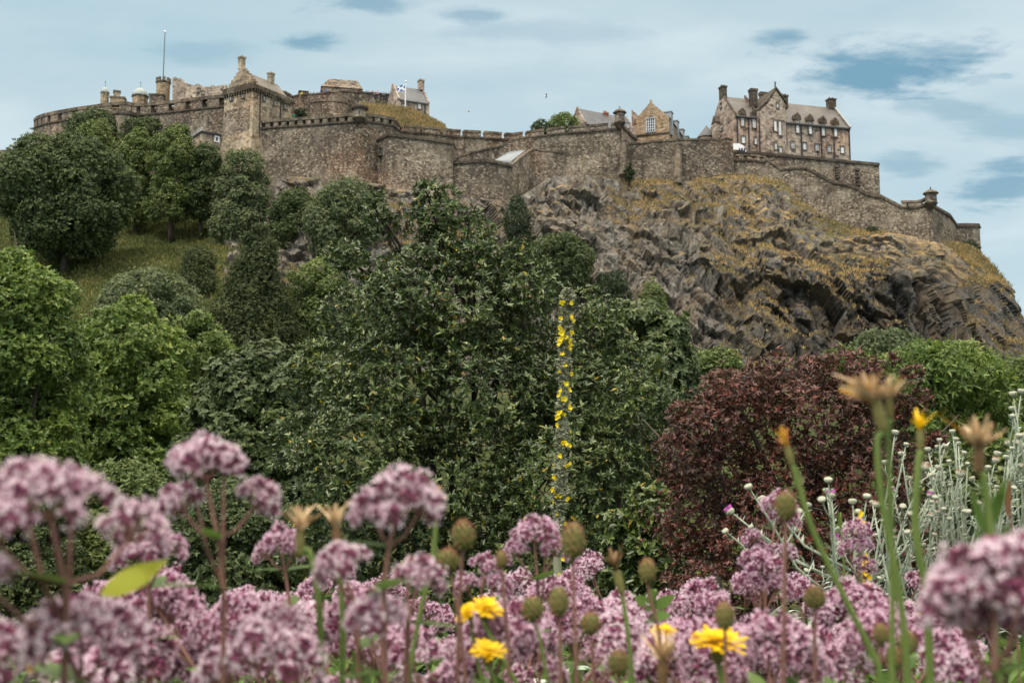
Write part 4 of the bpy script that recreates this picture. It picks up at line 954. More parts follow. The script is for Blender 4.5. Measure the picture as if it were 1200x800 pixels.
LM = {
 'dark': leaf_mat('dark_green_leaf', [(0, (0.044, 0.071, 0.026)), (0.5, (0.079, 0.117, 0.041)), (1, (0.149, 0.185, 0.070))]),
 'mid': leaf_mat('mid_green_leaf', [(0, (0.078, 0.117, 0.035)), (0.5, (0.134, 0.186, 0.055)), (1, (0.238, 0.286, 0.095))]),
 'grey': leaf_mat('grey_green_leaf', [(0, (0.072, 0.106, 0.049)), (0.5, (0.131, 0.170, 0.080)), (1, (0.236, 0.272, 0.131))]),
 'light': leaf_mat('light_green_leaf', [(0, (0.079, 0.123, 0.029)), (0.5, (0.140, 0.204, 0.052)), (1, (0.251, 0.308, 0.091))], trans=0.35),
 'bright': leaf_mat('bright_green_leaf', [(0, (0.065, 0.117, 0.024)), (0.45, (0.128, 0.203, 0.043)), (0.96, (0.235, 0.312, 0.083)), (1, (0.349, 0.390, 0.076))], trans=0.35, rough=.4),
 'conifer': leaf_mat('conifer_green', [(0, (0.036, 0.056, 0.021)), (0.6, (0.070, 0.095, 0.033)), (1, (0.117, 0.133, 0.048))], rough=.7),
 'holly': leaf_mat('glossy_evergreen_leaf', [(0, (0.033, 0.054, 0.017)), (0.45, (0.062, 0.101, 0.027)), (0.8, (0.110, 0.157, 0.044)), (0.985, (0.189, 0.227, 0.074)), (0.993, (0.50, 0.36, 0.03)), (1, (0.55, 0.38, 0.03))], rough=.33, spec=.55, trans=.12, under=(0.089, 0.125, 0.049), clump=1.4),
 'red': leaf_mat('purple_red_leaf', [(0, (0.032, 0.015, 0.010)), (0.5, (0.076, 0.026, 0.019)), (0.88, (0.132, 0.039, 0.027)), (1, (0.239, 0.068, 0.045))], rough=.42, spec=.45, trans=.15, under=(0.107, 0.068, 0.041), clump=1.6),
 'ivy': leaf_mat('ivy_leaf', [(0, (0.018, 0.036, 0.015)), (1, (0.052, 0.082, 0.034))]),
}
def bark(name, c1, c2):
    m, t, b, o = newmat(name); t.links.new(ramp(t, tnoise(t, wpos(t, (1, 1, .2)), 6, 5), [(0.3, c1), (0.7, c2)]), b.inputs['Base Color']); b.inputs['Roughness'].default_value = .9; return m
M['bark'] = bark('bark', (0.035, 0.028, 0.022), (0.10, 0.08, 0.06)); M['twig'] = bark('green_brown_twig', (0.03, 0.03, 0.018), (0.07, 0.06, 0.04))
def unit(a): return a / np.maximum(np.linalg.norm(a, axis=-1, keepdims=True), 1e-9)
def leaf_object(name, base, t, n, Ln, Wd, mat, parent, fold=0.18, six=False):
    """one folded leaf per row: base point, direction t, normal n"""
    k = len(base); s = np.cross(t, n); Ln = Ln[:, None]; Wd = Wd[:, None]
    if six:
        V = np.stack([base, base + t * Ln * .35 - s * Wd * .46 + n * Wd * fold, base + t * Ln * .72 - s * Wd * .33 + n * Wd * fold * .5, base + t * Ln - n * Ln * .10, base + t * Ln * .72 + s * Wd * .33 + n * Wd * fold * .5, base + t * Ln * .35 + s * Wd * .46 + n * Wd * fold], axis=1).reshape(-1, 3)
        per, tris = 6, [(0, 3, 2, 1), (0, 5, 4, 3)]
    else:
        V = np.stack([base, base + t * Ln * .45 - s * Wd * .5 + n * Wd * fold, base + t * Ln, base + t * Ln * .45 + s * Wd * .5 + n * Wd * fold], axis=1).reshape(-1, 3)
        per, tris = 4, [(0, 2, 1), (0, 3, 2)]
    q = len(tris[0]); F = (np.arange(k)[:, None, None] * per + np.array(tris)[None]).reshape(-1, q)
    me = bpy.data.meshes.new(name); loc = np.array(parent.location) if parent is not None else np.zeros(3)
    V = V - loc; me.vertices.add(len(V)); me.vertices.foreach_set('co', V.astype(np.float32).ravel())
    me.loops.add(F.size); me.loops.foreach_set('vertex_index', F.astype(np.int32).ravel())
    me.polygons.add(len(F)); me.polygons.foreach_set('loop_start', (np.arange(len(F)) * q).astype(np.int32)); me.polygons.foreach_set('loop_total', np.full(len(F), q, np.int32))
    me.materials.append(mat); me.update(); me.validate()
    o = bpy.data.objects.new(name, me); COL.objects.link(o)
    if parent is not None: o.parent = parent
    return o
def crown_tips(lobes, n, shell=(0.78, 1.03), up=0.35, gaps=0.0):
    """lobes: (centre, radii); tips scattered near the lobes' skins, none deep inside another lobe"""
    C = np.array([l[0] for l in lobes]); R = np.array([l[1] for l in lobes]); wgt = (R[:, 0] * R[:, 2]) ** 1.0; wgt /= wgt.sum()
    P_, A_ = [], []; tot = 0
    while tot < n:
        idx = rng.choice(len(lobes), size=n, p=wgt); d = unit(rng.normal(size=(n, 3))); d[:, 1] = np.where(rng.random(n) < .45, -np.abs(d[:, 1]), d[:, 1])
        r = rng.uniform(*shell, size=(n, 1)) * np.where(rng.random((n, 1)) < .10, rng.uniform(1.05, 1.38, (n, 1)), 1); p = C[idx] + d * R[idx] * r
        keep = np.ones(n, bool)
        for j in range(len(lobes)):
            q = ((p - C[j]) / R[j]); keep &= ~((np.einsum('ij,ij->i', q, q) < .55) & (idx != j) & (rng.random(n) < .92))
        if gaps:
            # leave holes: clumps by a cheap cell hash
            s = R[:, 0].mean() * .42; c = np.floor(p / s).astype(int); h = np.abs(np.sin(c[:, 0] * 12.9898 + c[:, 1] * 78.233 + c[:, 2] * 37.719) * 43758.5453) % 1; keep &= ~((h < gaps) & (rng.random(n) < .85))
        P_.append(p[keep]); A_.append(unit(d[keep] / R[idx][keep] * R[idx][keep].mean() * 0.8 + np.array([0, 0, up]) + rng.normal(size=(keep.sum(), 3)) * .28)); tot += keep.sum()
    return np.concatenate(P_)[:n], np.concatenate(A_)[:n]
def rosettes(P0, A, k, Ln, Wd, spread=(45, 85), droop=0.0):
    n = len(P0); ref = np.where(np.abs(A[:, 2:3]) < .9, np.array([[0, 0, 1.]]), np.array([[1., 0, 0]])); u = unit(np.cross(A, ref)); v = np.cross(A, u)
    ph = rng.random((n, 1)) * 6.283 + np.arange(k)[None] * 2.4 + rng.normal(size=(n, k)) * .25; th = np.radians(rng.uniform(*spread, size=(n, k)))
    t = A[:, None] * np.cos(th)[..., None] + (u[:, None] * np.cos(ph)[..., None] + v[:, None] * np.sin(ph)[..., None]) * np.sin(th)[..., None]
    t[..., 2] -= droop; t = unit(t).reshape(-1, 3); Ar = np.repeat(A, k, 0); nn = unit(Ar - t * np.einsum('ij,ij->i', Ar, t)[:, None] + rng.normal(size=t.shape) * .12); nn = unit(nn - t * np.einsum('ij,ij->i', nn, t)[:, None])
    L_ = Ln * rng.uniform(.45, 1.45, size=len(t)); W_ = Wd * rng.uniform(.75, 1.15, size=len(t))
    return np.repeat(P0, k, 0) + t * 0.05 * Ln, t, nn, L_, W_
def limbs(root, base, lobes, r0, mat='bark', name='trunk', twist=.25, rr=None, n_limbs=9):
    rr = rr or random.Random(3); top = max(l[0][2] for l in lobes); cx_ = sum(l[0][0] for l in lobes) / len(lobes); cy_ = sum(l[0][1] for l in lobes) / len(lobes)
    base = Vector(base); fork = Vector((base.x * .5 + cx_ * .5, base.y * .5 + cy_ * .5, base.z + (top - base.z) * .34)); crown = Vector((cx_, cy_, base.z + (top - base.z) * .85))
    m = MB(); pts = [base - Vector((0, 0, .3)), base.lerp(fork, .5) + Vector((rr.uniform(-1, 1) * r0, 0, 0)), fork, fork.lerp(crown, .5), crown]; m.tube(pts, [r0 * 1.25, r0, r0 * .82, r0 * .5, r0 * .12], 7); tr = m.build(name, M[mat], root, smooth=True)
    m = MB()
    for l in rr.sample(lobes, min(n_limbs, len(lobes))):
        c = Vector(l[0]); s = fork.lerp(crown, rr.uniform(0, .7)); mid = s.lerp(c, .5) + Vector((rr.uniform(-1, 1), rr.uniform(-1, 1), rr.uniform(-.2, 1))) * (c - s).length * .12
        m.tube([s, mid, c, c + (c - mid) * .35], [r0 * .42, r0 * .28, r0 * .14, r0 * .04], 5)
    build_sub(m, 'limb', M[mat], tr, root, True)
from mathutils.bvhtree import BVHTree
BV = BVHTree.FromPolygons([v.co.copy() for v in ROCK.data.vertices], [tuple(p.vertices) for p in ROCK.data.polygons])
def rock_depth(px, py):
    h = BV.ray_cast(Vector((0, 0, CZ)), ray(px, py).normalized()); return h[0]
def tree(label, cat, Y, cx_, top, bot, hw, shape='round', pal='mid', leaf=.55, n=2600, k=6, nl=34, name='tree', seed=1, gaps=.12, depth=.85, ground=None, group=None, asp=.62, lobes_px=None, lobr=.34, up=.35, crown_name='crown', spread=(35, 85), droop=0.0):
    rr = random.Random(seed * 7 + 1); lob = []
    if 150 < Y < 230 and 560 < cx_ < 800 and ground is None:
        h = rock_depth(cx_, bot - 6)
        if h is not None: Y = h.y - hw * h.y / FPX * .45; ground = h.z - 1.2
    if lobes_px:
        for (lx, ly, lr) in lobes_px:
            c = P(lx, ly, Y); r = lr * Y / FPX; yy = rr.uniform(-.6, .6) * hw * Y / FPX * .6
            lob.append(((c.x, c.y + yy, c.z), (r, r * .9, r * .85)))
    else:
        c = P(cx_, (top + bot) / 2, Y); rx = hw * Y / FPX; rz = (P(cx_, top, Y).z - P(cx_, bot, Y).z) / 2
        for i in range(nl):
            t = (i + .5) / nl; h = 1 - 2 * t if shape != 'cone' else 1 - 2 * t ** .75; a = i * 2.39996 + rr.uniform(-.3, .3)
            if shape == 'round': w_ = math.sqrt(max(0, 1 - h * h)) ** .85
            elif shape == 'dome': w_ = math.sqrt(max(0.02, 1 - max(h, 0) ** 2)) * (1 if h > 0 else 1 - .25 * h * h)
            elif shape == 'cone': w_ = (1 - h) / 2 * .95 + .06
            else: w_ = min(1, (1 - h) * 2.2, (1 + h) * 2.5 + .4)
            lr = lobr * (1 if shape != 'cone' else (.35 + .75 * (1 - h) / 2)) * rr.choice((.55, .8, 1, 1.2, 1.45)) * rr.uniform(.85, 1.15)
            q = 1 - lr * .8; rad_ = w_ * q * (rr.uniform(.75, 1) if shape != 'cone' else rr.uniform(.5, 1))
            if shape == 'column': lr *= 1.1
            x = c.x + math.cos(a) * rad_ * rx; y = c.y + math.sin(a) * rad_ * rx * depth; z = c.z + h * rz * (1 - lr * min(1, rx / rz) * .8) + rr.uniform(-.07, .03) * rz; x += rr.uniform(-.07, .07) * rx
            r = lr * rx * (1 if shape != 'column' else 1.3)
            lob.append(((x, y, z), (r, r * .95, r * .8)))
        lob.append(((c.x, c.y, c.z - rz * .1), (rx * .6, rx * .6 * depth, rz * .6)))
    cxm = sum(l[0][0] for l in lob) / len(lob); gz = ground_z(cxm, Y) if ground is None else ground
    low = min(l[0][2] - l[1][2] for l in lob); wid = max(l[0][0] for l in lob) - min(l[0][0] for l in lob)
    if cat != 'tree' and low > gz + .3 and ground is None:       # shrubs are clothed to the ground
        for i in range(12): r = wid * .2; lob.append(((cxm + rr.uniform(-.36, .36) * wid, Y + rr.uniform(-.3, .3) * wid, low + r * .3 - (low - gz) * rr.random()), (r, r, r)))
        n = int(n * 1.25)
    root = empty(name, (cxm, Y, gz), label, cat, group)
    height = max(l[0][2] for l in lob) - gz
    limbs(root, (cxm, Y, gz), lob, max(.03, height * .022), rr=rr)
    if Y > 60: leaf *= .52; n = int(n * 3.0)
    elif Y > 20: leaf *= .72; n = int(n * 1.9)
    Pn, An = crown_tips(lob, n, shell=(.66, 1.1), gaps=gaps, up=up); B_, t_, n_, L_, W_ = rosettes(Pn, An, k, leaf, leaf * asp, spread, droop)
    leaf_object(crown_name, B_, t_, n_, L_, W_, LM[pal], root, six=leaf < .12)
    return root, lob
# trees on the castle slope, far to near
tree('dark evergreen tree top against the round battery, behind the lighter crowns', 'tree', 236, 110, 131, 185, 36, 'round', 'dark', .8, 1100, seed=2)
tree('dark low tree tops below the domed turrets, between two lighter crowns', 'tree', 236, 168, 141, 180, 32, 'round', 'dark', .8, 900, seed=3)
tree('small yellowish tree top against the sky at the left end of the battery', 'tree', 226, 33, 166, 235, 24, 'round', 'mid', .6, 700, seed=4, gaps=.3)
tree('rounded light green tree below the battery, just right of the biggest tree', 'tree', 226, 112, 139, 215, 28, 'round', 'mid', .75, 1200, seed=5)
tree('light green tree with tall narrow crown, third from the gatehouse foot', 'tree', 218, 160, 149, 265, 27, 'round', 'mid', .75, 1800, seed=6)
tree('tall light green tree with pointed crown under the flat-roofed lodge', 'tree', 214, 203, 144, 262, 33, 'dome', 'mid', .75, 2200, seed=7)
tree('dark spreading tree with visible trunk at the top of the grass slope', 'tree', 215, 238, 166, 258, 28, 'round', 'dark', .75, 1700, seed=8, gaps=.2)
tree('feathery light-topped tree at the foot of the gatehouse, right of the grass slope', 'tree', 205, 282, 171, 305, 37, 'dome', 'grey', .7, 2800, seed=9)
tree('huge round dark green tree filling the left side below the battery', 'tree', 190, 78, 158, 300, 86, 'round', 'dark', .85, 7500, seed=10, nl=70, lobr=.23, gaps=.08)
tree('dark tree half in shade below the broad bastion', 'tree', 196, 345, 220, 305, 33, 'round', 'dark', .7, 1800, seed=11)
tree('grey-green billowing tree below the broad bastion, left of the glossy evergreen', 'tree', 190, 405, 211, 325, 52, 'round', 'grey', .7, 3800, seed=12, nl=44, lobr=.28)
tree('small dark columnar yew standing alone on the grass slope', 'tree', 165, 232, 290, 348, 15, 'column', 'conifer', .5, 900, seed=13, nl=16, lobr=.6)
tree('mid green rounded shrub mass at the bottom of the grass slope', 'tree', 140, 178, 323, 400, 64, 'dome', 'grey', .55, 3300, seed=14, nl=44, lobr=.26)
tree('green tree filling the hollow between dark pointed tree and glossy evergreen', 'tree', 105, 372, 300, 420, 46, 'round', 'mid', .4, 2800, seed=15)
tree('low grey-green tree at the rock foot behind the glossy evergreen', 'tree', 95, 450, 330, 430, 60, 'round', 'grey', .36, 2600, seed=16)
tree('tall dark pointed tree with feathery conical outline, left of centre', 'tree', 100, 297, 257, 440, 62, 'cone', 'conifer', .36, 6200, k=7, seed=17, nl=70, lobr=.42, gaps=.1)
tree('dark round tree on the rock face, right of the glossy evergreen top', 'tree', 178, 655, 271, 350, 42, 'round', 'dark', .6, 2700, seed=18, nl=40, lobr=.28)
tree('small dark shrub between the dark round tree and the pointed shrub', 'shrub', 172, 717, 316, 372, 24, 'round', 'ivy', .5, 900, seed=19)
tree('narrow pointed dark green shrub at the foot of the rock gully', 'shrub', 165, 765, 321, 395, 27, 'cone', 'mid', .45, 1300, seed=20, nl=26, lobr=.5)
tree('strip of dark ivy climbing the rock beside the glossy evergreen top', 'ivy', 186, 606, 226, 320, 14, 'column', 'ivy', .45, 1300, seed=21, nl=18, lobr=.6, name='ivy')
tree('yellow-green shrub between the dark rounded shrub and the purple bush', 'shrub', 40, 838, 408, 480, 34, 'round', 'mid', .16, 1800, seed=22)
tree('grey-green round shrub at the cliff foot above the bright green bush', 'shrub', 85, 1036, 386, 450, 42, 'dome', 'grey', .3, 2200, seed=23)
tree('dark green shrub at the far right edge below the cliff', 'shrub', 62, 1196, 416, 500, 32, 'dome', 'mid', .25, 1500, seed=24)
tree('low bushy shrub behind the bright green bush at the cliff foot', 'shrub', 70, 1100, 412, 470, 80, 'dome', 'mid', .28, 2200, seed=25)
tree('tree top showing over the long cannon parapet, its right half lighter', 'tree', 238, 660, 132, 165, 20, 'round', 'light', .5, 1000, seed=26, gaps=.2, ground=60)
tree('small dark bush showing over the parapet left of the lighter tree top', 'bush', 237, 633, 140, 165, 12, 'round', 'dark', .45, 450, seed=27, ground=62)
tree('green tuft growing in the corner under the second sentry turret wall', 'plant', 224, 737, 190, 214, 7, 'round', 'ivy', .4, 260, seed=28, nl=10, ground=55, name='shrub')
tree('green shrub growing below the last square bastion', 'shrub', 230, 1134, 281, 300, 13, 'dome', 'ivy', .4, 420, seed=29, nl=10, ground=50)
tree('small green shrub on the green corner behind the gatehouse wall', 'shrub', 228, 352, 127, 142, 10, 'dome', 'ivy', .4, 260, seed=30, nl=8, ground=66)
tree('low green shrub against the descending rampart foot', 'shrub', 219.5, 1023, 266, 275, 9, 'dome', 'ivy', .35, 220, seed=31, nl=8, ground=48)
# middle distance, left
tree('bright green ash tree filling the left edge, lit from above', 'tree', 34, 5, 286, 600, 108, 'dome', 'bright', .20, 7500, seed=32, nl=60, lobr=.27, gaps=.12, k=7, spread=(30, 80), droop=.15)
tree('bright green tree with spiky light shoots below the grass slope', 'tree', 42, 138, 348, 600, 92, 'dome', 'bright', .24, 5200, seed=33, nl=46, lobr=.28, k=7, droop=.1)
tree('yellow-green leafy tree just below the pointed dark tree', 'tree', 48, 222, 366, 560, 70, 'dome', 'light', .28, 3800, seed=34, nl=40, lobr=.28)
tree('dark layered tree between the bright left trees and the glossy evergreen', 'tree', 33, 300, 398, 680, 92, 'dome', 'dark', .17, 10000, seed=35, nl=60, lobr=.26, asp=.8, k=7, spread=(60, 95))
tree('mid green tree low on the left behind the nearest pink flowers', 'tree', 26, 135, 535, 760, 85, 'dome', 'mid', .13, 5500, seed=36, nl=46, lobr=.28, k=7)
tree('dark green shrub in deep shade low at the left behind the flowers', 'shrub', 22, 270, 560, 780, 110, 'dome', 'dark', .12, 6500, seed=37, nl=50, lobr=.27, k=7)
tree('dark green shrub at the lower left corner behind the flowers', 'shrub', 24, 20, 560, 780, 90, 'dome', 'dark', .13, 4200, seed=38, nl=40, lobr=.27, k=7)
# the big glossy evergreen
HL = [(512, 250, 34), (500, 226, 15), (548, 275, 32), (562, 300, 30), (440, 245, 22), (452, 265, 20), (405, 300, 22), (420, 312, 24), (462, 318, 34), (500, 310, 44), (585, 318, 36), (608, 300, 20), (620, 340, 40), (480, 356, 56), (545, 366, 66), (415, 372, 44), (610, 392, 60),
      (372, 432, 40), (400, 455, 50), (462, 446, 74), (560, 455, 88), (655, 448, 66), (700, 380, 34), (690, 352, 20), (720, 420, 46), (745, 470, 44), (770, 430, 24), (700, 500, 70), (362, 520, 46), (430, 540, 84), (540, 570, 98), (662, 565, 88), (745, 545, 60), (395, 625, 76), (500, 670, 92), (625, 680, 92), (735, 640, 66), (760, 700, 50), (560, 740, 90), (420, 720, 80)]
def evergreen():
    Y = 12.0; rr = random.Random(4); lob = []
    for lx, ly, lr in HL:
        r = lr * Y / FPX; yy = rr.uniform(-.35, .9) * (0.3 if ly < 340 else 1.0); c = P(lx, ly, Y + yy); lob.append(((c.x, c.y, c.z), (r, r, r * .9)))
    gz = ground_z(-.4, 12.4); root = empty('evergreen_shrub', (-.4, 12.4, gz), 'large dark glossy-leaved evergreen rising in the centre behind the yellow-flowered spike', 'shrub')
    m = MB(); stems = []
    for dx_, l in ((0, 0), (-.15, 8), (.2, 16), (-.35, 19), (.45, 25), (.1, 13)):
        b = Vector((-.4 + dx_, 12.4, gz - .2)); c = Vector(lob[l][0]); mid = b.lerp(c, .5) + Vector((dx_ * .5, .1, 0)); m.tube([b, mid, c, c + (c - mid).normalized() * lob[l][1][0] * .8], [.06, .045, .018, .006], 7)
    tr = m.build('trunk', M['bark'], root, smooth=True); m = MB()
    for l in lob:
        c = Vector(l[0]); s = Vector((-.4 + (c.x + .4) * .3, 12.5, c.z - 1.0)); mid = s.lerp(c, .55) + Vector((rr.uniform(-.1, .1), 0, rr.uniform(0, .15))); m.tube([s, mid, c, c + (c - mid).normalized() * l[1][0] * .85], [.03, .02, .01, .004], 5)
    for l, e in ((4, (425, 235)), (5, (430, 250)), (6, (392, 292)), (0, (520, 215)), (2, (552, 245)), (1, (498, 212)), (10, (600, 290)), (11, (622, 290)), (22, (712, 350)), (23, (700, 335))):
        c = Vector(lob[l][0]); m.tube([Vector((c.x * .6 - .1, 12.3, c.z - .9)), c, P(e[0], e[1], c.y)], [.016, .01, .003], 5)
    build_sub(m, 'limb', M['bark'], tr, root, True)
    Pn, An = crown_tips(lob, 17000, shell=(.5, 1.08), up=.6, gaps=.28)
    B_, t_, n_, L_, W_ = rosettes(Pn, An, 8, .060, .030, (30, 85)); leaf_object('crown', B_, t_, n_, L_, W_, LM['holly'], root, six=True)
evergreen()
tree('dense dark rounded shrub with drooping leaves, just left of the purple bush', 'shrub', 15.5, 744, 346, 620, 80, 'round', 'dark', .08, 10500, seed=40, nl=50, lobr=.25, k=6, gaps=.05, asp=.75, spread=(60, 95), droop=.35, name='shrub')
tree('dark evergreen shrub in shade below the purple bush, left part', 'shrub', 10.5, 760, 560, 800, 60, 'dome', 'holly', .07, 2600, seed=41, nl=26, k=7, name='shrub')
RL = [(905, 455, 36), (860, 470, 44), (945, 455, 44), (990, 445, 38), (1020, 462, 36), (1050, 480, 26), (820, 505, 40), (880, 500, 58), (960, 500, 62), (1030, 510, 44), (800, 545, 34), (850, 560, 60), (930, 565, 74), (1010, 570, 62), (1060, 545, 36), (820, 615, 52), (890, 630, 70), (980, 640, 72), (1050, 630, 50), (840, 690, 60), (930, 710, 70), (1020, 710, 60), (885, 432, 14), (1030, 432, 12), (1062, 440, 12), (960, 425, 12), (850, 442, 15), (803, 482, 17), (1000, 416, 11), (916, 416, 10), (1046, 421, 8), (782, 522, 15), (1072, 470, 14), (1080, 520, 14)]
tree('broad purple-red leaved bush right of centre', 'shrub', 9.0, 920, 420, 700, 130, pal='red', leaf=.042, n=12500, k=6, seed=42, lobes_px=RL, gaps=.15, name='purple_leaved_shrub', asp=.5, up=.4)
GL = [(1010, 432, 26), (985, 425, 20), (1040, 436, 26), (1085, 430, 34), (1110, 440, 40), (1060, 460, 30), (1140, 448, 36), (1165, 462, 28), (1120, 480, 44), (1080, 500, 40), (1160, 505, 44), (1190, 530, 34), (1120, 540, 50), (1180, 570, 44), (1060, 550, 40), (1130, 600, 50)]
tree('bright green leafy bush behind the purple bush and silver thistles', 'shrub', 14.5, 1100, 402, 560, 90, pal='bright', leaf=.085, n=6800, k=6, seed=43, lobes_px=GL, gaps=.12, name='shrub', asp=.42, droop=.15)
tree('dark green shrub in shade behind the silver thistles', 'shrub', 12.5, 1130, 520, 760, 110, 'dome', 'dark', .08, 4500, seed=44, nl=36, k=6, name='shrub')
# grass tufts: dry on the crag's ledges and on the bank, green on the left slope
def tufts(name, pts, L_, mat, lean=.5):
    pts = np.array(pts); n = len(pts); k = 4; A = unit(np.array([[0, 0, 1.]]) + rng.normal(size=(n, 3)) * .2)
    B_, t_, n_, l_, w_ = rosettes(pts, A, k, L_, L_ * .22, (5, 50)); o = leaf_object(name, B_, t_, n_, l_, w_, mat, None, fold=.05); o['kind'] = 'stuff'; return o
def gm(name, stops): return leaf_mat(name, stops, rough=.9, spec=.1, trans=.2, clump=.12)
dryg = gm('dry_grass_blade', [(0, (0.12, 0.125, 0.055)), (0.4, (0.29, 0.22, 0.105)), (1, (0.50, 0.385, 0.21))]); greeng = gm('slope_grass_blade', [(0, (0.07, 0.09, 0.026)), (0.6, (0.13, 0.15, 0.05)), (1, (0.25, 0.22, 0.10))])
me = ROCK.data; NV_ = len(me.vertices); co = np.empty(NV_ * 3); me.vertices.foreach_get('co', co); co = co.reshape(-1, 3); no = np.empty(NV_ * 3); me.vertices.foreach_get('normal', no); no = no.reshape(-1, 3)
ok = (np.abs(no[:, 2]) > .62) & (co[:, 1] < 262); idx = np.nonzero(ok)[0]
nz = np.array([noise.noise(Vector(co[i] * .06)) + .25 * noise.noise(Vector(co[i] * .4)) + (0.16 if co[i][0] > 38 else -.12) for i in idx]); idx = idx[nz > .15]
idx = rng.choice(idx, size=min(len(idx), 16000), replace=False); tufts('dry_grass', co[idx] + rng.normal(size=(len(idx), 3)) * [.15, .15, .02], .62, dryg)
pts = []
for i in range(17000):
    Y = rng.uniform(135, 236); px = rng.uniform(-20, 330); x = (px - 600) / 1300 * Y; pts.append((x, Y, ground_z(x, Y)))
tufts('slope_grass', pts, .75, greeng)
pts = []
for i in range(5200):
    a = spline(BANK[0], rng.random()); u = rng.random(); a = spline(BANK[0], u); b = spline(BANK[1], u); p = b.lerp(a, rng.random() ** .7); pts.append(tuple(p))
tufts('bank_grass', pts, .7, dryg)
# ------------------------------------------------------------------ the flower bed in front
def fmat(name, c1, c2, rough=.6, spec=.25, trans=.25, scale=60.0, island=True, sheen=0):
    m, t, b, o = newmat(name); g = t.nodes.new('ShaderNodeNewGeometry')
    c = ramp(t, g.outputs['Random Per Island'] if island else tnoise(t, wpos(t), scale, 4), [(0.15, c1), (0.85, c2)])
    t.links.new(c, b.inputs['Base Color']); b.inputs['Roughness'].default_value = rough; b.inputs['Specular IOR Level'].default_value = spec
    if trans:
        tr = t.nodes.new('ShaderNodeBsdfTranslucent'); t.links.new(c, tr.inputs[0]); mx = t.nodes.new('ShaderNodeMixShader'); mx.inputs[0].default_value = trans
        t.links.new(b.outputs[0], mx.inputs[1]); t.links.new(tr.outputs[0], mx.inputs[2]); t.links.new(mx.outputs[0], o.inputs[0])
    return m
F = {'bract': fmat('plum_bract', (0.10, 0.03, 0.05), (0.37, 0.11, 0.21)), 'petal': fmat('pale_pink_petal', (0.70, 0.49, 0.61), (0.94, 0.83, 0.89), .6, .2, .35),
     'petal_deep': fmat('mauve_petal', (0.60, 0.36, 0.51), (0.90, 0.71, 0.81), .6, .2, .35),
     'stem_red': fmat('purplish_stem', (0.16, 0.075, 0.07), (0.24, 0.13, 0.09), trans=0, island=False), 'stem_green': fmat('green_stem', (0.085, 0.14, 0.03), (0.16, 0.215, 0.055), trans=0, island=False, rough=.6),
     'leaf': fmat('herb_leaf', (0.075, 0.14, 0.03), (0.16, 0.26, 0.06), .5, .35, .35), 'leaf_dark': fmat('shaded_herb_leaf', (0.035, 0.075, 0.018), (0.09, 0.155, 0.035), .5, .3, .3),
     'leaf_yellow': fmat('lime_leaf', (0.42, 0.46, 0.03), (0.55, 0.56, 0.05), .45, .35, .4, 90, False), 'yellow': fmat('yellow_petal', (0.82, 0.50, 0.008), (0.90, 0.64, 0.015), .5, .2, .3),
     'orange': fmat('orange_brown_petal', (0.42, 0.17, 0.03), (0.66, 0.36, 0.06)), 'buff': fmat('dried_buff_petal', (0.38, 0.24, 0.12), (0.70, 0.54, 0.34)), 'brown': fmat('dry_brown', (0.12, 0.07, 0.035), (0.26, 0.16, 0.075)),
     'burr': fmat('green_burr', (0.13, 0.15, 0.045), (0.28, 0.24, 0.09)), 'burr_red': fmat('reddish_burr_tip', (0.22, 0.10, 0.06), (0.34, 0.17, 0.09)),
     'silver': fmat('silver_felt', (0.26, 0.31, 0.23), (0.44, 0.48, 0.38), .9, .1, .1, 120, False), 'silver_leaf': fmat('silver_leaf', (0.30, 0.36, 0.29), (0.55, 0.60, 0.53), .9, .1, .15),
     'thistle_head': fmat('felted_thistle_head', (0.32, 0.34, 0.26), (0.50, 0.50, 0.40), .9, .1, .1), 'thistle_pink': fmat('thistle_magenta', (0.50, 0.10, 0.46), (0.72, 0.25, 0.66), .7, .2, .3), 'thistle_faded': fmat('faded_thistle', (0.42, 0.24, 0.20), (0.58, 0.38, 0.30)),
     'mullein': fmat('woolly_grey_green', (0.11, 0.125, 0.075), (0.36, 0.37, 0.265), .95, .1, .1), 'mullein_y': fmat('clear_yellow_petal', (0.82, 0.62, 0.015), (0.92, 0.76, 0.04), .5, .2, .35), 'white_bud': fmat('cream_bud', (0.55, 0.55, 0.42), (0.72, 0.70, 0.58))}
fr_ = random.Random(21)
def frame_of(a):
    a = Vector(a).normalized(); u = a.cross(Vector((0, 0, 1)) if abs(a.z) < .9 else Vector((1, 0, 0))).normalized(); return a, u, a.cross(u)
def strap(m, p, d, n, L_, W_, mi, tip=.3, k=2, curl=0.0):
    """a petal or leaf: strip of quads from p along d, widest in the middle"""
    d = Vector(d).normalized(); n = Vector(n).normalized(); s = d.cross(n).normalized(); vs = []
    for i in range(k + 1):
        t = i / k; wv = W_ * .5 * (math.sin(math.pi * (.05 + .93 * t ** .85)) if tip < .2 else math.sin(math.pi * (.18 + .72 * t)) if tip < .9 else (.5 + .5 * t)); wv = wv if i < k else W_ * .5 * tip
        c = p + d * (L_ * t) + n * (curl * L_ * t * t); vs += [c - s * wv, c + s * wv]
    m.add(vs, [(2 * i, 2 * i + 1, 2 * i + 3, 2 * i + 2) for i in range(k)], mi)
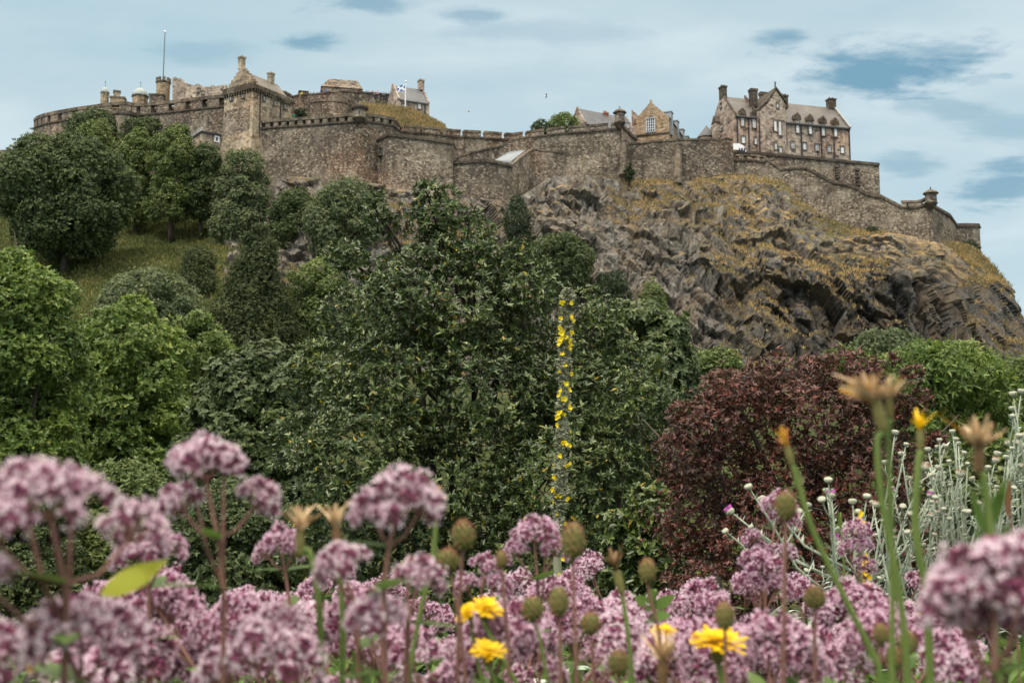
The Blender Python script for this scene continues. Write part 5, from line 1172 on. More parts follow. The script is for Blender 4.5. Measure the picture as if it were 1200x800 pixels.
def marjoram_head(seed):
    r = random.Random(seed); m = MB(); cl_ = [(Vector((0, 0, .017)), Vector((0, 0, 1)), 1.0)]; k = r.choice((8, 9, 10))
    for i in range(k):
        a = i / k * 6.283 + r.uniform(-.3, .3); th = r.uniform(.55, .95) if i % 2 else r.uniform(1.05, 1.5); d = Vector((math.cos(a) * math.sin(th), math.sin(a) * math.sin(th), math.cos(th))); cl_.append((d * r.uniform(.013, .019), (d + Vector((0, 0, .25))).normalized(), r.uniform(.75, 1.1)))
    for c, ax, s in cl_:
        m.tube([(0, 0, -.004), c * .6, c], [.0007, .0006, .0005], 4, 2)
        A, U, V_ = frame_of(ax); n = 19
        for j in range(n):
            h = 1 - (j + .5) / n * 1.35; ph = j * 2.39996 + r.uniform(-.2, .2); q = math.sqrt(max(0, 1 - h * h)); d = (A * h + U * (q * math.cos(ph)) + V_ * (q * math.sin(ph))).normalized(); rr = .0066 * s * r.uniform(.85, 1.12)
            a, u, v = frame_of(d); p0 = c + d * (rr * .25); p1 = c + d * (rr * .75); p2 = c + d * (rr * 1.05); wv = .0013 * s
            m.add([p0, p1 + u * wv, p1 + v * wv, p1 - u * wv, p1 - v * wv, p2], [(0, 2, 1), (0, 3, 2), (0, 4, 3), (0, 1, 4), (5, 1, 2), (5, 2, 3), (5, 3, 4), (5, 4, 1)], 0)
            if r.random() < .64 and h > -.3:
                b = c + d * rr * 1.08; tw = r.uniform(0, 6.28); t2 = (d + u * r.uniform(-.3, .3) + v * r.uniform(-.3, .3)).normalized(); _, u2, v2 = frame_of(t2)
                for e in range(5):
                    an = tw + e * 1.2566; od = u2 * math.cos(an) + v2 * math.sin(an); L_ = .0031 * r.uniform(.6, 1.35); si = t2.cross(od)
                    q0 = b; m.add([b + t2 * .0002, b + od * L_ * .45 + si * L_ * .18 + t2 * .0010, b + od * L_ * .85 + t2 * .0024, b + od * L_ * .45 - si * L_ * .18 + t2 * .0010], [(0, 1, 2, 3)], 1)
    return m
HEADS = []
for i in range(6):
    o = marjoram_head(100 + i).build('flower_head', [F['bract'], F['petal'] if i < 3 else F['petal_deep'], F['stem_red']]); HEADS.append(o.data); bpy.data.objects.remove(o)
def ground_at(x, y): return ground_z(x, y)
def place_mesh(name, me, root, p, axis, s, spin=0.0):
    o = bpy.data.objects.new(name, me); COL.objects.link(o); q = Vector(axis).normalized().to_track_quat('Z', 'Y'); o.rotation_mode = 'QUATERNION'
    from mathutils import Quaternion
    o.rotation_quaternion = q @ Quaternion((0, 0, 1), spin); o.location = Vector(p) - root.location; o.scale = (s, s, s); o.parent = root; return o
def marjoram(label, heads, nodes, group=None, leaves=4, lime=None, bottom=None, th=1.0):
    """heads: (point, scale); nodes: points of the main stem, top first; heads branch from the nodes"""
    base = Vector(bottom) if bottom is not None else Vector((nodes[-1].x + fr_.uniform(-.03, .03), nodes[-1].y + fr_.uniform(-.02, .06), 0)); base.z = ground_at(base.x, base.y)
    root = empty('marjoram', base, label, 'flower', group); m = MB()
    pts = [heads[0][0]] + nodes; full = pts + [pts[-1].lerp(base, .5) + Vector((0, 0, 0)), base - Vector((0, 0, .01))]
    m.tube(full, [.0009 * th] + [.0011 * th + .00018 * i for i in range(len(full) - 1)], 6)
    for i, (h, s) in enumerate(heads[1:]):
        nd = nodes[min(i // 2, len(nodes) - 1)]; mid = nd.lerp(h, .5) + Vector((0, 0, -.15 * (h - nd).length)); m.tube([nd, mid, h], [.0009 * th, .0008 * th, .0007 * th], 5)
    m.build('stem', F['stem_red'], root, smooth=True)
    for i, (h, s) in enumerate(heads):
        nd = nodes[0] if i == 0 else nodes[min((i - 1) // 2, len(nodes) - 1)]; ax = (h - nd).normalized() + Vector((fr_.uniform(-.2, .2), fr_.uniform(-.35, .1), .6)); place_mesh('flower_head', fr_.choice(HEADS[:3] if group is None and h.y < .6 else HEADS[2:]), root, h, ax, s, fr_.uniform(0, 6))
    lm = MB()
    for nd in nodes + [full[-2]] + ([n.lerp(full[-2], .5) for n in nodes] if leaves > 5 else []):
        for sd_ in range(2 if leaves > 2 else 1):
            if group is None: lm = MB()
            a = fr_.uniform(0, 6.28) + sd_ * 3.14; d = Vector((math.cos(a), math.sin(a), fr_.uniform(.05, .6))); L_ = fr_.uniform(.015, .028); strap(lm, Vector(nd), d, Vector((0, 0, 1)) - d * .3, L_, L_ * .55, 0, .05, 4, -.15)
            if group is None: lm.build('leaf', F['leaf'], root, smooth=True)
    if group is not None: lm.build('foliage', F['leaf'], root, smooth=True)
    if lime:
        p, q, n, W_ = lime; lm = MB(); p, q = Vector(p), Vector(q); strap(lm, p, q - p, Vector(n), (q - p).length, W_, 0, .04, 6, .0); o = lm.build('large_lime_leaf', F['leaf_yellow'], root, smooth=True, label='large yellow-green leaf')
    return root
def PX(px, py, d): return P(px, py, d)
# the distinct near sprays, each at its own distance
marjoram('blurred pale pink marjoram at the left edge with a big lime leaf, nearest and largest', [(PX(58, 600, .36), 0.67), (PX(-6, 632, .35), 0.64), (PX(155, 628, .40), 0.61), (PX(28, 588, .37), 0.60), (PX(84, 592, .37), 0.58), (PX(-12, 690, .36), 0.51)], [PX(75, 684, .37), PX(78, 740, .375)], th=1.0,
         lime=(PX(118, 697, .40), PX(196, 656, .41), (.2, -.8, .5), .0095))
marjoram('tall marjoram with three blurred heads on a bare forked stem, left', [(PX(240, 556, .47), 0.74), (PX(212, 596, .47), 0.51), (PX(300, 590, .48), 0.51), (PX(222, 545, .48), 0.45), (PX(262, 548, .47), 0.45)], [PX(256, 632, .47), PX(262, 690, .47)], th=.95)
marjoram('tall domed marjoram head standing highest, left of the orange bud', [(PX(465, 600, .46), 0.80), (PX(440, 606, .46), 0.54), (PX(492, 600, .465), 0.54)], [PX(456, 640, .46), PX(450, 690, .46)], th=.9)
marjoram('blurred double marjoram head low at the left edge, mauve and pale', [(PX(75, 755, .38), 0.67), (PX(125, 760, .39), 0.67), (PX(95, 740, .385), 0.58)], [PX(95, 800, .385)], leaves=3)
marjoram('blurred marjoram head cut by the lower left corner', [(PX(5, 785, .40), 0.70), (PX(-15, 760, .40), 0.58)], [PX(0, 830, .40)])
marjoram('large blurred marjoram mass at the bottom, below the left dried flowers', [(PX(300, 775, .48), 0.77), (PX(345, 790, .48), 0.70), (PX(268, 795, .49), 0.64), (PX(325, 745, .5), 0.61)], [PX(310, 830, .48), PX(312, 870, .48)])
marjoram('biggest blurred marjoram head at the right edge, mauve-pink', [(PX(1165, 700, .34), 0.80), (PX(1120, 720, .345), 0.64), (PX(1200, 680, .34), 0.70), (PX(1140, 740, .35), 0.58), (PX(1190, 735, .35), 0.64)], [PX(1165, 790, .34), PX(1165, 830, .34)], th=.95)
marjoram('blurred pale marjoram head below the tall domed one', [(PX(445, 735, .47), 0.64), (PX(430, 728, .475), 0.45)], [PX(450, 790, .47)])
marjoram('blurred marjoram head facing left with plum underside, beside the dried flowers', [(PX(403, 672, .5), 0.61), (PX(388, 668, .5), 0.38)], [PX(416, 705, .5), PX(420, 760, .5)])
marjoram('small blurred marjoram head hanging by a green stem, right of the tall domed one', [(PX(490, 682, .52), 0.58)], [PX(478, 730, .52)])
marjoram('crisp rounded marjoram dome beside the yellow-flowered spike foot', [(PX(626, 632, .80), 0.74), (PX(606, 650, .80), 0.48), (PX(650, 648, .80), 0.51), (PX(640, 625, .81), 0.51)], [PX(630, 680, .80), PX(632, 740, .80)])
marjoram('crisp marjoram head in front of the left silver thistle', [(PX(912, 598, 1.0), 0.80), (PX(918, 610, 1.0), 0.64), (PX(883, 634, 1.0), 0.48), (PX(893, 648, 1.0), 0.45), (PX(918, 652, 1.0), 0.58)], [PX(900, 660, 1.0), PX(896, 720, 1.0)])
marjoram('crisp tall marjoram stack under the left silver thistle', [(PX(893, 672, .95), 0.83), (PX(878, 690, .95), 0.64), (PX(910, 690, .95), 0.64), (PX(885, 660, .95), 0.58)], [PX(890, 720, .95), PX(888, 770, .95)])
marjoram('crisp marjoram beside the thin yellow-flowered stalk at right', [(PX(1006, 625, 1.1), 0.64), (PX(1010, 640, 1.1), 0.58), (PX(995, 645, 1.1), 0.51), (PX(1012, 665, 1.1), 0.54)], [PX(1006, 680, 1.1), PX(1002, 730, 1.1)])
marjoram('single small marjoram cluster between three-headed stem and dried flowers', [(PX(328, 640, .72), 0.64), (PX(314, 652, .72), 0.45), (PX(342, 650, .72), 0.45)], [PX(334, 668, .72), PX(340, 710, .72)])
marjoram('marjoram cluster right behind the lime leaf', [(PX(170, 655, .62), 0.64), (PX(190, 648, .62), 0.58), (PX(150, 662, .62), 0.51)], [PX(174, 690, .62), PX(176, 750, .62)])
marjoram('small purple marjoram head beside the yellow flower pair', [(PX(568, 668, .85), 0.58), (PX(548, 690, .85), 0.58), (PX(580, 690, .85), 0.58)], [PX(562, 710, .85), PX(564, 760, .85)])
# the mass of the bed
PROF = [(100, 690), (170, 655), (230, 668), (310, 645), (345, 652), (400, 655), (460, 668), (520, 720), (560, 690), (610, 660), (660, 660), (715, 655), (745, 690), (790, 682), (830, 672), (880, 672), (940, 670), (975, 690), (1010, 668), (1050, 690), (1100, 668), (1150, 690), (1230, 700)]
def prof(x):
    for (a, va), (b, vb) in zip(PROF, PROF[1:]):
        if a <= x <= b: return va + (vb - va) * (x - a) / (b - a)
    return 690
BINS = [(150, 'beneath the lime leaf'), (262, 'beneath the three-headed stem'), (350, 'left of the two dried buff flowers'), (450, 'beneath the two dried buff flowers'), (545, 'beneath the tall domed head'), (640, 'around the yellow flower pair'), (720, 'beneath the yellow-flowered spike'), (800, 'right of the yellow-flowered spike'), (890, 'around the widest yellow flower'), (985, 'beneath the left silver thistle'), (1090, 'beneath the right silver thistles'), (9999, 'around the right edge mass')]
def where(x): return next(n for b, n in BINS if x < b)
cells = []
for i in range(84):
    px = 96 + 1060 * ((i * .6180339) % 1); f = ((i * .7548776) % 1); d = .66 + 1.0 * f ** 1.1
    if px < 210: d = .55 + .5 * f
    py = prof(px) + (1 - f) * 62 + fr_.uniform(-6, 60) ** 1.0
    if 480 < px < 552 and py < 715: py = 720 + fr_.uniform(0, 30)
    cells.append((px, py, d, f))
for px, py, d, f in cells:
    row = 'in back row' if py < 705 else 'in middle row' if py < 755 else 'in lowest row'; wh = where(px)
    k = fr_.choice((2, 3, 4, 4)); top = PX(px, py, d); lean = Vector((fr_.uniform(-.03, .03), fr_.uniform(-.02, .02), 0)); n1_ = top + Vector((lean.x, lean.y, -.035)); n2_ = n1_ + Vector((lean.x, lean.y, -.045)); n3_ = n2_ + Vector((lean.x, 0, -.07)); hs = [(top, fr_.uniform(.8, 1.05))]
    for j in range(k):
        a = fr_.uniform(0, 6.28)
        if j < 2: r = fr_.uniform(.010, .016); hs.append((top + Vector((math.cos(a) * r, math.sin(a) * r, -.006 + fr_.uniform(-.003, .002))), fr_.uniform(.65, .9)))
        else: r = fr_.uniform(.026, .04); hs.append((top + Vector((math.cos(a) * r, math.sin(a) * r, -.022 - .012 * (j - 2) + fr_.uniform(-.006, .006))), fr_.uniform(.5, .75)))
    s = f'pink marjoram spray {row} {wh}'; marjoram(s, hs, [n1_, n2_, n3_], group=s.replace('spray', 'sprays'), leaves=6)
print('marjoram plants', len(cells))

def stem_path(root, pts, r0, r1, mat='stem_green', name='stem', to_ground=True, n=8):
    pts = [Vector(p) for p in pts]
    if to_ground: e = pts[-1].copy(); pts.append(Vector((e.x, e.y + .01, root.location.z - .01)))
    q = []
    for i in range(len(pts) - 1):
        for s in range(4):
            q.append(cr1(pts[max(i - 1, 0)], pts[i], pts[i + 1], pts[i + 2] if i < len(pts) - 3 or (not to_ground and i < len(pts) - 2) else pts[i + 1] * 2 - pts[i], s / 4) if i < len(pts) - 2 or not to_ground else pts[i].lerp(pts[i + 1], s / 4))
    q.append(pts[-1]); m = MB(); k = len(q); m.tube(q, [r0 + (r1 - r0) * i / (k - 1) for i in range(k)], n); return m.build(name, F[mat], root, smooth=True)
def base_root(name, label, cat, p, group=None):
    p = Vector(p); return empty(name, Vector((p.x, p.y, ground_at(p.x, p.y))), label, cat, group)
def burr(label, px, py, d, w_px, h_px, path, red=.2, stem='stem_red', r=.0008):
    c = PX(px, py, d); root = base_root('burnet', label, 'flower', PX(path[-1][0], path[-1][1], d)); k = d / FPX; rx, rz = w_px * k / 2, h_px * k / 2; m = MB(); q = random.Random(int(px))
    m.lathe(c, [(rx * .3, -rz * .95), (rx * .82, -rz * .5), (rx * .9, 0), (rx * .78, rz * .5), (rx * .3, rz * .92)], 10, 0)
    n = 70
    for i in range(n):
        h = 1 - 2 * (i + .5) / n; a = i * 2.39996; s = math.sqrt(1 - h * h); nd = Vector((s * math.cos(a), s * math.sin(a), h)); p = c + Vector((nd.x * rx * .85, nd.y * rx * .85, nd.z * rz * .9)); A, U, V_ = frame_of(nd + Vector((0, 0, .5))); w_ = rx * .2; L_ = rx * .38 * q.uniform(.7, 1.3)
        m.add([p - A * w_ * .4 + U * w_, p - A * w_ * .4 + V_ * w_, p - A * w_ * .4 - U * w_, p - A * w_ * .4 - V_ * w_, p + A * L_], [(0, 1, 4), (1, 2, 4), (2, 3, 4), (3, 0, 4)], 1 if h > 1 - 2 * red or q.random() < .15 else 0)
    m.build('seed_head', [F['burr'], F['burr_red']], root); stem_path(root, [c - Vector((0, 0, rz * .9))] + [PX(a, b, d) for a, b in path], r, r * 1.4, stem)
def daisy(label, px, py, d, w_px, tilt, path, name='yellow_composite', squash=1.0, r=.0011, npet=34, stem='stem_green'):
    c = PX(px, py, d); root = base_root('hawkbit', label, 'flower', PX(path[-1][0], path[-1][1], d)); R = w_px * d / FPX / 2; A, U, V_ = frame_of(tilt); m = MB(); q = random.Random(int(px + py))
    for ring, (n, l, e) in enumerate(((npet, 1.0, .10), (npet // 2 + 4, .78, .35), (12, .5, .8))):
        for i in range(n):
            a = i / n * 6.283 + ring * .13 + q.uniform(-.06, .06); od = U * math.cos(a) + V_ * math.sin(a); dd = (od + A * (e + q.uniform(-.12, .12))).normalized(); strap(m, c + A * .0006 * ring, dd, A, R * l * q.uniform(.85, 1.06), R * .16, 0, .95, 3, q.uniform(-.15, .1))
    m.build('petal', F['yellow'], root)
    m = MB(); m.lathe(c - A * R * .75, [(R * .10, 0), (R * .24, R * .12), (R * .27, R * .5), (R * .22, R * .74)], 10, 0, A); m.build('calyx', F['burr'], root); stem_path(root, [c - A * R * .72] + [PX(a, b, d) for a, b in path], r, r * 1.3, stem)
    return root
def spent(label, px, py, d, size, path, mats=('buff', 'burr'), flare=.8, n=26, r=.0012, axis=(0, 0, 1), wild=.5, stem='stem_green', lean=(0, 0, 0)):
    c = PX(px, py, d); root = base_root('spent_hawkbit', label, 'flower', PX(path[-1][0], path[-1][1], d)); S = size * d / FPX; A, U, V_ = frame_of(axis); q = random.Random(int(px * 3)); m = MB()
    for i in range(n):
        a = i / n * 6.283 * 3; od = U * math.cos(a) + V_ * math.sin(a); dd = (A + od * flare * q.uniform(.1, 1) + Vector(lean) * q.uniform(0, 1) + Vector((q.uniform(-1, 1), q.uniform(-1, 1), q.uniform(-1, 1))) * wild * .4).normalized(); strap(m, c - A * S * .1, dd, od, S * q.uniform(.3, .85), S * q.uniform(.07, .16), 0 if q.random() < .93 else 1, .6, 5, q.uniform(-1.1, .9))
    m.build('petal', [F[mats[0]], F['orange'] if mats[0] == 'buff' else F['brown']], root)
    m = MB(); m.lathe(c - A * S * .75, [(S * .05, 0), (S * .11, S * .12), (S * .135, S * .4), (S * .11, S * .72)], 10, 0, A); m.build('calyx', F[mats[1]], root); stem_path(root, [c - A * S * .72] + [PX(a, b, d) for a, b in path], r, r * 1.25, stem)
    return root
daisy('open yellow flower, right one of the upper pair left of centre', 570, 712, .66, 42, (.25, -.35, .8), [(575, 745), (605, 800), (620, 830)], r=.0013)
daisy('small yellow flower half hidden, left one of the upper pair', 546, 718, .67, 28, (-.5, -.4, .6), [(556, 760), (566, 800), (572, 830)])
daisy('yellow flower seen side-on under the upper yellow pair', 572, 763, .62, 44, (.1, -.3, .9), [(577, 790), (590, 830)])
daisy('widest yellow flower, seen side-on, right of the middle', 842, 752, .62, 66, (.02, -.22, .95), [(845, 790), (848, 830)], r=.0016, npet=44)
daisy('small flat yellow flower above a withered one, right of centre', 777, 740, .74, 32, (0, -.15, .95), [(776, 780), (776, 830)])
daisy('tiny distant yellow flower below the silver thistles, right one', 1078, 721, 1.7, 14, (0, -.2, .9), [(1079, 740), (1080, 780)], npet=14)
daisy('tiny distant yellow flower below the silver thistles, left one', 1047, 735, 1.6, 12, (0, -.2, .9), [(1048, 750), (1049, 780)], npet=12)
spent('dried buff flower on a green stem, left one of two', 352, 620, .52, 42, [(362, 645), (372, 690), (376, 740)], flare=.6, wild=.8, r=.0014)
spent('dried brownish flower closing to a point, right one of two', 394, 618, .53, 42, [(396, 645), (400, 690), (402, 740)], mats=('buff', 'brown'), flare=.45, wild=.2, r=.0014, axis=(-.1, 0, 1))
spent('big blurred dried flower head flaring left on thick green stem, right side', 1026, 468, .42, 54, [(1028, 520), (1034, 590), (1052, 680), (1062, 760)], flare=1.3, wild=1.1, n=64, r=.00115, axis=(-.2, 0, 1), lean=(-1.1, 0, .3))
spent('dried tuft on the second thick green stem beside the big blurred one', 1042, 466, .43, 34, [(1041, 520), (1044, 600), (1046, 700), (1045, 770)], flare=.8, wild=.6, n=34, r=.0010)
spent('blurred shrivelled flower with upright tuft, far right by the green leaves', 1148, 520, .45, 48, [(1153, 560), (1161, 620), (1164, 680)], flare=1.2, wild=1.2, n=60, r=.0012, axis=(.1, 0, 1), mats=('buff', 'brown'))
spent('half-open yellow flower on a straight green stem, right side', 1078, 502, .50, 36, [(1076, 550), (1073, 620), (1085, 690), (1088, 740)], mats=('yellow', 'burr'), flare=.5, wild=.2, n=22, r=.0015)
spent('closed orange-tipped bud on a long curving green stem, right of centre', 922, 522, .50, 34, [(934, 560), (952, 620), (985, 690), (1030, 780)], mats=('orange', 'burr'), flare=.25, wild=.15, n=14, r=.0012, axis=(-.25, 0, 1))
spent('withered brown flower head under the small flat yellow flower', 776, 770, .60, 46, [(776, 800), (776, 840)], mats=('buff', 'brown'), flare=1.1, wild=1.0, n=24, axis=(0, 0, 1))
spent('dark closed brown bud on bright green stem, right of the spike', 722, 668, .62, 40, [(730, 700), (738, 760), (742, 820)], mats=('brown', 'burr'), flare=.15, wild=.1, n=16, r=.00115, axis=(-.25, 0, 1))
spent('small orange bud beside the tall domed marjoram head', 513, 580, .56, 18, [(511, 600), (508, 650), (490, 730), (480, 790)], mats=('orange', 'brown'), flare=.35, wild=.3, n=14)
burr('green burnet head highest, left of centre above the yellow pair', 543, 627, .58, 26, 34, [(541, 660), (538, 720), (536, 780)])
burr('lumpy green burnet head just under the highest one', 525, 657, .60, 26, 26, [(530, 680), (540, 740), (545, 790)], red=.1)
burr('red-tipped burnet head in front of the yellow-flowered spike', 672, 633, .54, 28, 42, [(672, 680), (674, 740), (676, 800)], red=.3)
burr('pointed red-tipped burnet head right of the spike', 759, 668, .66, 20, 28, [(762, 700), (772, 740), (778, 800)], red=.35)
burr('round green burnet head below the spike, on pale green stem', 624, 713, .60, 25, 28, [(632, 745), (640, 790), (644, 830)], stem='stem_green', red=.1)
burr('small green burnet head low right of the spike foot', 692, 730, .62, 22, 24, [(694, 760), (696, 800)], red=.15)
burr('blurred green burnet head low centre', 725, 776, .58, 24, 28, [(726, 800), (727, 840)], red=.25)
burr('brownish burnet head directly above the widest yellow flower', 849, 721, .56, 22, 32, [(850, 760), (851, 820)], red=.3)
burr('large green burnet head overlapping the marjoram by the left silver thistle', 921, 592, .52, 24, 34, [(920, 640), (919, 700), (918, 780)], red=.2)
burr('burnet head under the curving green stem, right', 955, 700, .55, 24, 26, [(955, 740), (955, 800)], red=.3)
burr('brown burnet head at the bottom below the silver thistles, left one', 1032, 742, .55, 18, 24, [(1032, 770), (1030, 820)], red=.6)
burr('green-brown burnet head at the bottom below the silver thistles, middle one', 1064, 752, .55, 20, 28, [(1064, 780), (1066, 820)], red=.3)
burr('dark brown burnet head at the bottom, lowest below the silver thistles', 1048, 770, .55, 20, 26, [(1048, 790), (1048, 830)], red=.8)
burr('green burnet head on a pale stem above the marjoram, left of the spike', 480, 665, .57, 20, 20, [(478, 690), (476, 760)], red=.1)
burr('yellowish burnet head over the crisp rounded marjoram dome', 588, 655, .60, 14, 20, [(590, 690), (596, 760)], red=.6)
burr('plum-toned burnet head with green top, below the spike', 655, 705, .56, 24, 34, [(656, 740), (657, 790)], red=.0)
# leafy green shoot by the shrivelled flower
def shoot(label, d, path, leaves, mat='leaf', r=.0014, stem='stem_green', name='leafy_shoot'):
    root = base_root(name, label, 'plant', PX(path[-1][0], path[-1][1], d)); stem_path(root, [PX(a, b, d) for a, b in path], r, r * 1.2, stem)
    for (x0, y0, x1, y1, wv) in leaves:
        m = MB(); p, q = PX(x0, y0, d), PX(x1, y1, d - .01); strap(m, p, q - p, Vector((.15, -1, .35)), (q - p).length, wv * d / FPX, 0, .1, 5, .12); m.build('leaf', F[mat], root, smooth=True)
shoot('blurred leafy green shoot under the shrivelled flower, right', .46, [(1152, 560), (1160, 620), (1163, 680)], [(1156, 625, 1134, 575, 16), (1160, 620, 1176, 560, 17), (1159, 650, 1140, 620, 18), (1162, 655, 1180, 615, 16), (1162, 690, 1148, 655, 14), (1160, 585, 1176, 575, 12)], 'leaf')
shoot('leafy green tuft with a white bud below the small flat yellow flower', .9, [(768, 690), (764, 740), (762, 790)], [(766, 712, 742, 700, 16), (766, 712, 790, 698, 14), (764, 725, 750, 740, 14), (766, 706, 760, 690, 16), (765, 720, 785, 722, 14)], 'leaf')
shoot('single reddish seed pod on a thin red stem in the right silver thistles', .85, [(1181, 575), (1184, 600), (1188, 660)], [(1181, 605, 1181, 562, 9)], 'burr_red', .0006, 'stem_red', 'seed_pod')
shoot('thin grass-like stalk with tiny leaves between the left and right silver thistles', 1.2, [(985, 600), (987, 640), (992, 700)], [(985, 620, 981, 600, 4), (986, 640, 993, 622, 4), (987, 655, 981, 640, 4)], 'leaf', .0008)
def yellow_spire(label, px, py, d, h):
    a = PX(px, py + h, d); root = base_root('toadflax', label, 'flower', a); stem_path(root, [PX(px, py, d), PX(px + 2, py + h / 2, d), a], .0006, .001); q = random.Random(int(px)); m = MB()
    for i in range(16):
        t = q.random(); p = PX(px + 2 * t + q.uniform(-6, 6) * (.4 + t * .6), py + t * h * .6, d + q.uniform(-.01, .01)); A, U, V_ = frame_of((q.uniform(-1, 1), -1, q.uniform(0, 1)))
        for e in range(4): an = e * 1.57; strap(m, p, U * math.cos(an) + V_ * math.sin(an) + A * .4, A, .0034, .003, 0, .5, 2)
    m.build('blossom', F['yellow'], root)
yellow_spire('thin stalk with tiny yellow flowers in front of the silver thistles, upper', 1008, 600, 1.3, 60)
yellow_spire('thin stalk with tiny yellow flowers in front of the silver thistles, lower', 1014, 650, 1.25, 60)
yellow_spire('little stalk of yellow-orange buds in the lower left corner', 42, 766, .55, 40)

# ------------------------------------------------------------------ great mullein spike
def mullein():
    d = 3.0; path = [(666, 338), (665, 352), (663, 400), (661, 450), (659, 500), (657, 550), (655, 600), (653, 650), (655, 720), (657, 790)]; pts = [PX(a, b, d) for a, b in path]; end = Vector((pts[-1].x, d, ground_at(pts[-1].x, d)))
    root = empty('mullein', end, 'tall woolly grey spike with scattered yellow flowers, standing in front of the glossy evergreen', 'flower'); rr = random.Random(8)
    m = MB(); m.tube(pts + [end], [.001, .006, .0105, .0115, .012, .012, .012, .0115, .011, .011, .013], 10); m.build('stem', F['mullein'], root, smooth=True)
    def along(t): return spline(pts[:8], t)
    m = MB(); n = 2400
    for i in range(n):
        t = min(.999, max(0, (i + .5) / n + rr.uniform(-.012, .012))); c = along(t); R = (.0025 + .0130 * min(1, t * 9) ** .6); lump = noise.noise(Vector((1.5, .3, t * 30))); R *= 1 + .62 * lump * min(1, t * 5); R *= (1.0 if t < .8 else 1.0 - (t - .8) * 1.2); a = rr.uniform(0, 6.283); nd = Vector((math.cos(a), math.sin(a), rr.uniform(0, .7))); A, U, V_ = frame_of(nd); p = c + Vector((nd.x, nd.y, .2)) * R * rr.uniform(.66, 1.08); s = .0054 * rr.uniform(.55, 1.35) * (.6 + .4 * min(1, t * 8))
        m.add([p - A * s, p + U * s * .8, p + V_ * s * .8, p - U * s * .8, p - V_ * s * .8, p + A * s * 1.5], [(0, 2, 1), (0, 3, 2), (0, 4, 3), (0, 1, 4), (5, 1, 2), (5, 2, 3), (5, 3, 4), (5, 4, 1)])
    m.build('spike', F['mullein'], root)
    Y_ = [(659, 354), (668, 355), (658, 373), (668, 371), (671, 376), (657, 384), (660, 388), (658, 391), (669, 390), (658, 398), (667, 399), (668, 404), (656, 402), (663, 395), (667, 408), (659, 415), (656, 435), (662, 428), (668, 438), (657, 458), (655, 463), (663, 449), (667, 457), (661, 467), (667, 474), (656, 484), (654, 489), (661, 485), (654, 498), (667, 478), (663, 520), (660, 518), (667, 522), (657, 534), (664, 545), (667, 543), (650, 576), (648, 574), (652, 582), (656, 580), (649, 588), (664, 584), (651, 559), (650, 615), (662, 613), (653, 602), (657, 640), (660, 655), (656, 672)]
    for i, (a, b) in enumerate(Y_):
        p = PX(a, b, d - .022); side = (a - 660) / 8; A, U, V_ = frame_of((side * 1.2, -1, rr.uniform(-.5, .4))); m = MB(); L_ = .0092 * rr.uniform(.65, 1.2) * (.85 if b > 560 else 1)
        for e in range(5): an = e * 1.2566 + rr.random(); strap(m, p, U * math.cos(an) + V_ * math.sin(an) + A * rr.uniform(.2, 1.3), A, L_, L_ * .8, 0, .6, 3, -.1)
        m.build('blossom', F['mullein_y'], root)
    m = MB()
    for i in range(14):
        a = i * 2.4; z = end.z + .1 + .42 * i / 14; p = Vector((end.x, end.y, z)); dd = Vector((math.cos(a), math.sin(a), .45)); strap(m, p, dd, Vector((0, 0, 1)), .22 - .008 * i, .07, 0, .1, 6, -.35)
    m.build('leaf', F['silver_leaf'], root, smooth=True)
mullein()

# ------------------------------------------------------------------ silver thistles
def thistle_head_mesh(kind):
    m = MB(); R = .0088
    m.lathe((0, 0, 0), [(R * .25, -R * .75), (R * .8, -R * .5), (R, 0), (R * .93, R * .35), (R * .6, R * .55)], 12, 0)
    q = random.Random(3)
    for i in range(60):
        h = -.6 + 1.1 * i / 60; a = i * 2.39996; s = math.sqrt(max(.05, 1 - h * h)); p = Vector((math.cos(a) * s * R * .98, math.sin(a) * s * R * .98, h * R * .8)); nd = Vector((math.cos(a), math.sin(a), .5)); A, U, V_ = frame_of(nd); strap(m, p, A + Vector((0, 0, .6)), nd, R * .4, R * .22, 0, .1, 1)
    top = {'bud': 0, 'pink': 1, 'faded': 2}[kind]; n = 60 if kind != 'bud' else 30
    for i in range(n):
        a = i * 2.39996; r = math.sqrt((i + .5) / n) * R * (.82 if kind != 'bud' else .55); p = Vector((math.cos(a) * r, math.sin(a) * r, R * .4)); dd = Vector((math.cos(a) * r / R * .45, math.sin(a) * r / R * .45, 1)); strap(m, p, dd, Vector((math.sin(a), -math.cos(a), 0)), R * (.95 if kind == 'pink' else .55 if kind == 'faded' else .22), R * .14, top, .6, 1)
    o = m.build('head', [F['thistle_head'], F['thistle_pink'], F['thistle_faded']]); me = o.data; bpy.data.objects.remove(o); return me
TH = {k: thistle_head_mesh(k) for k in ('bud', 'pink', 'faded')}
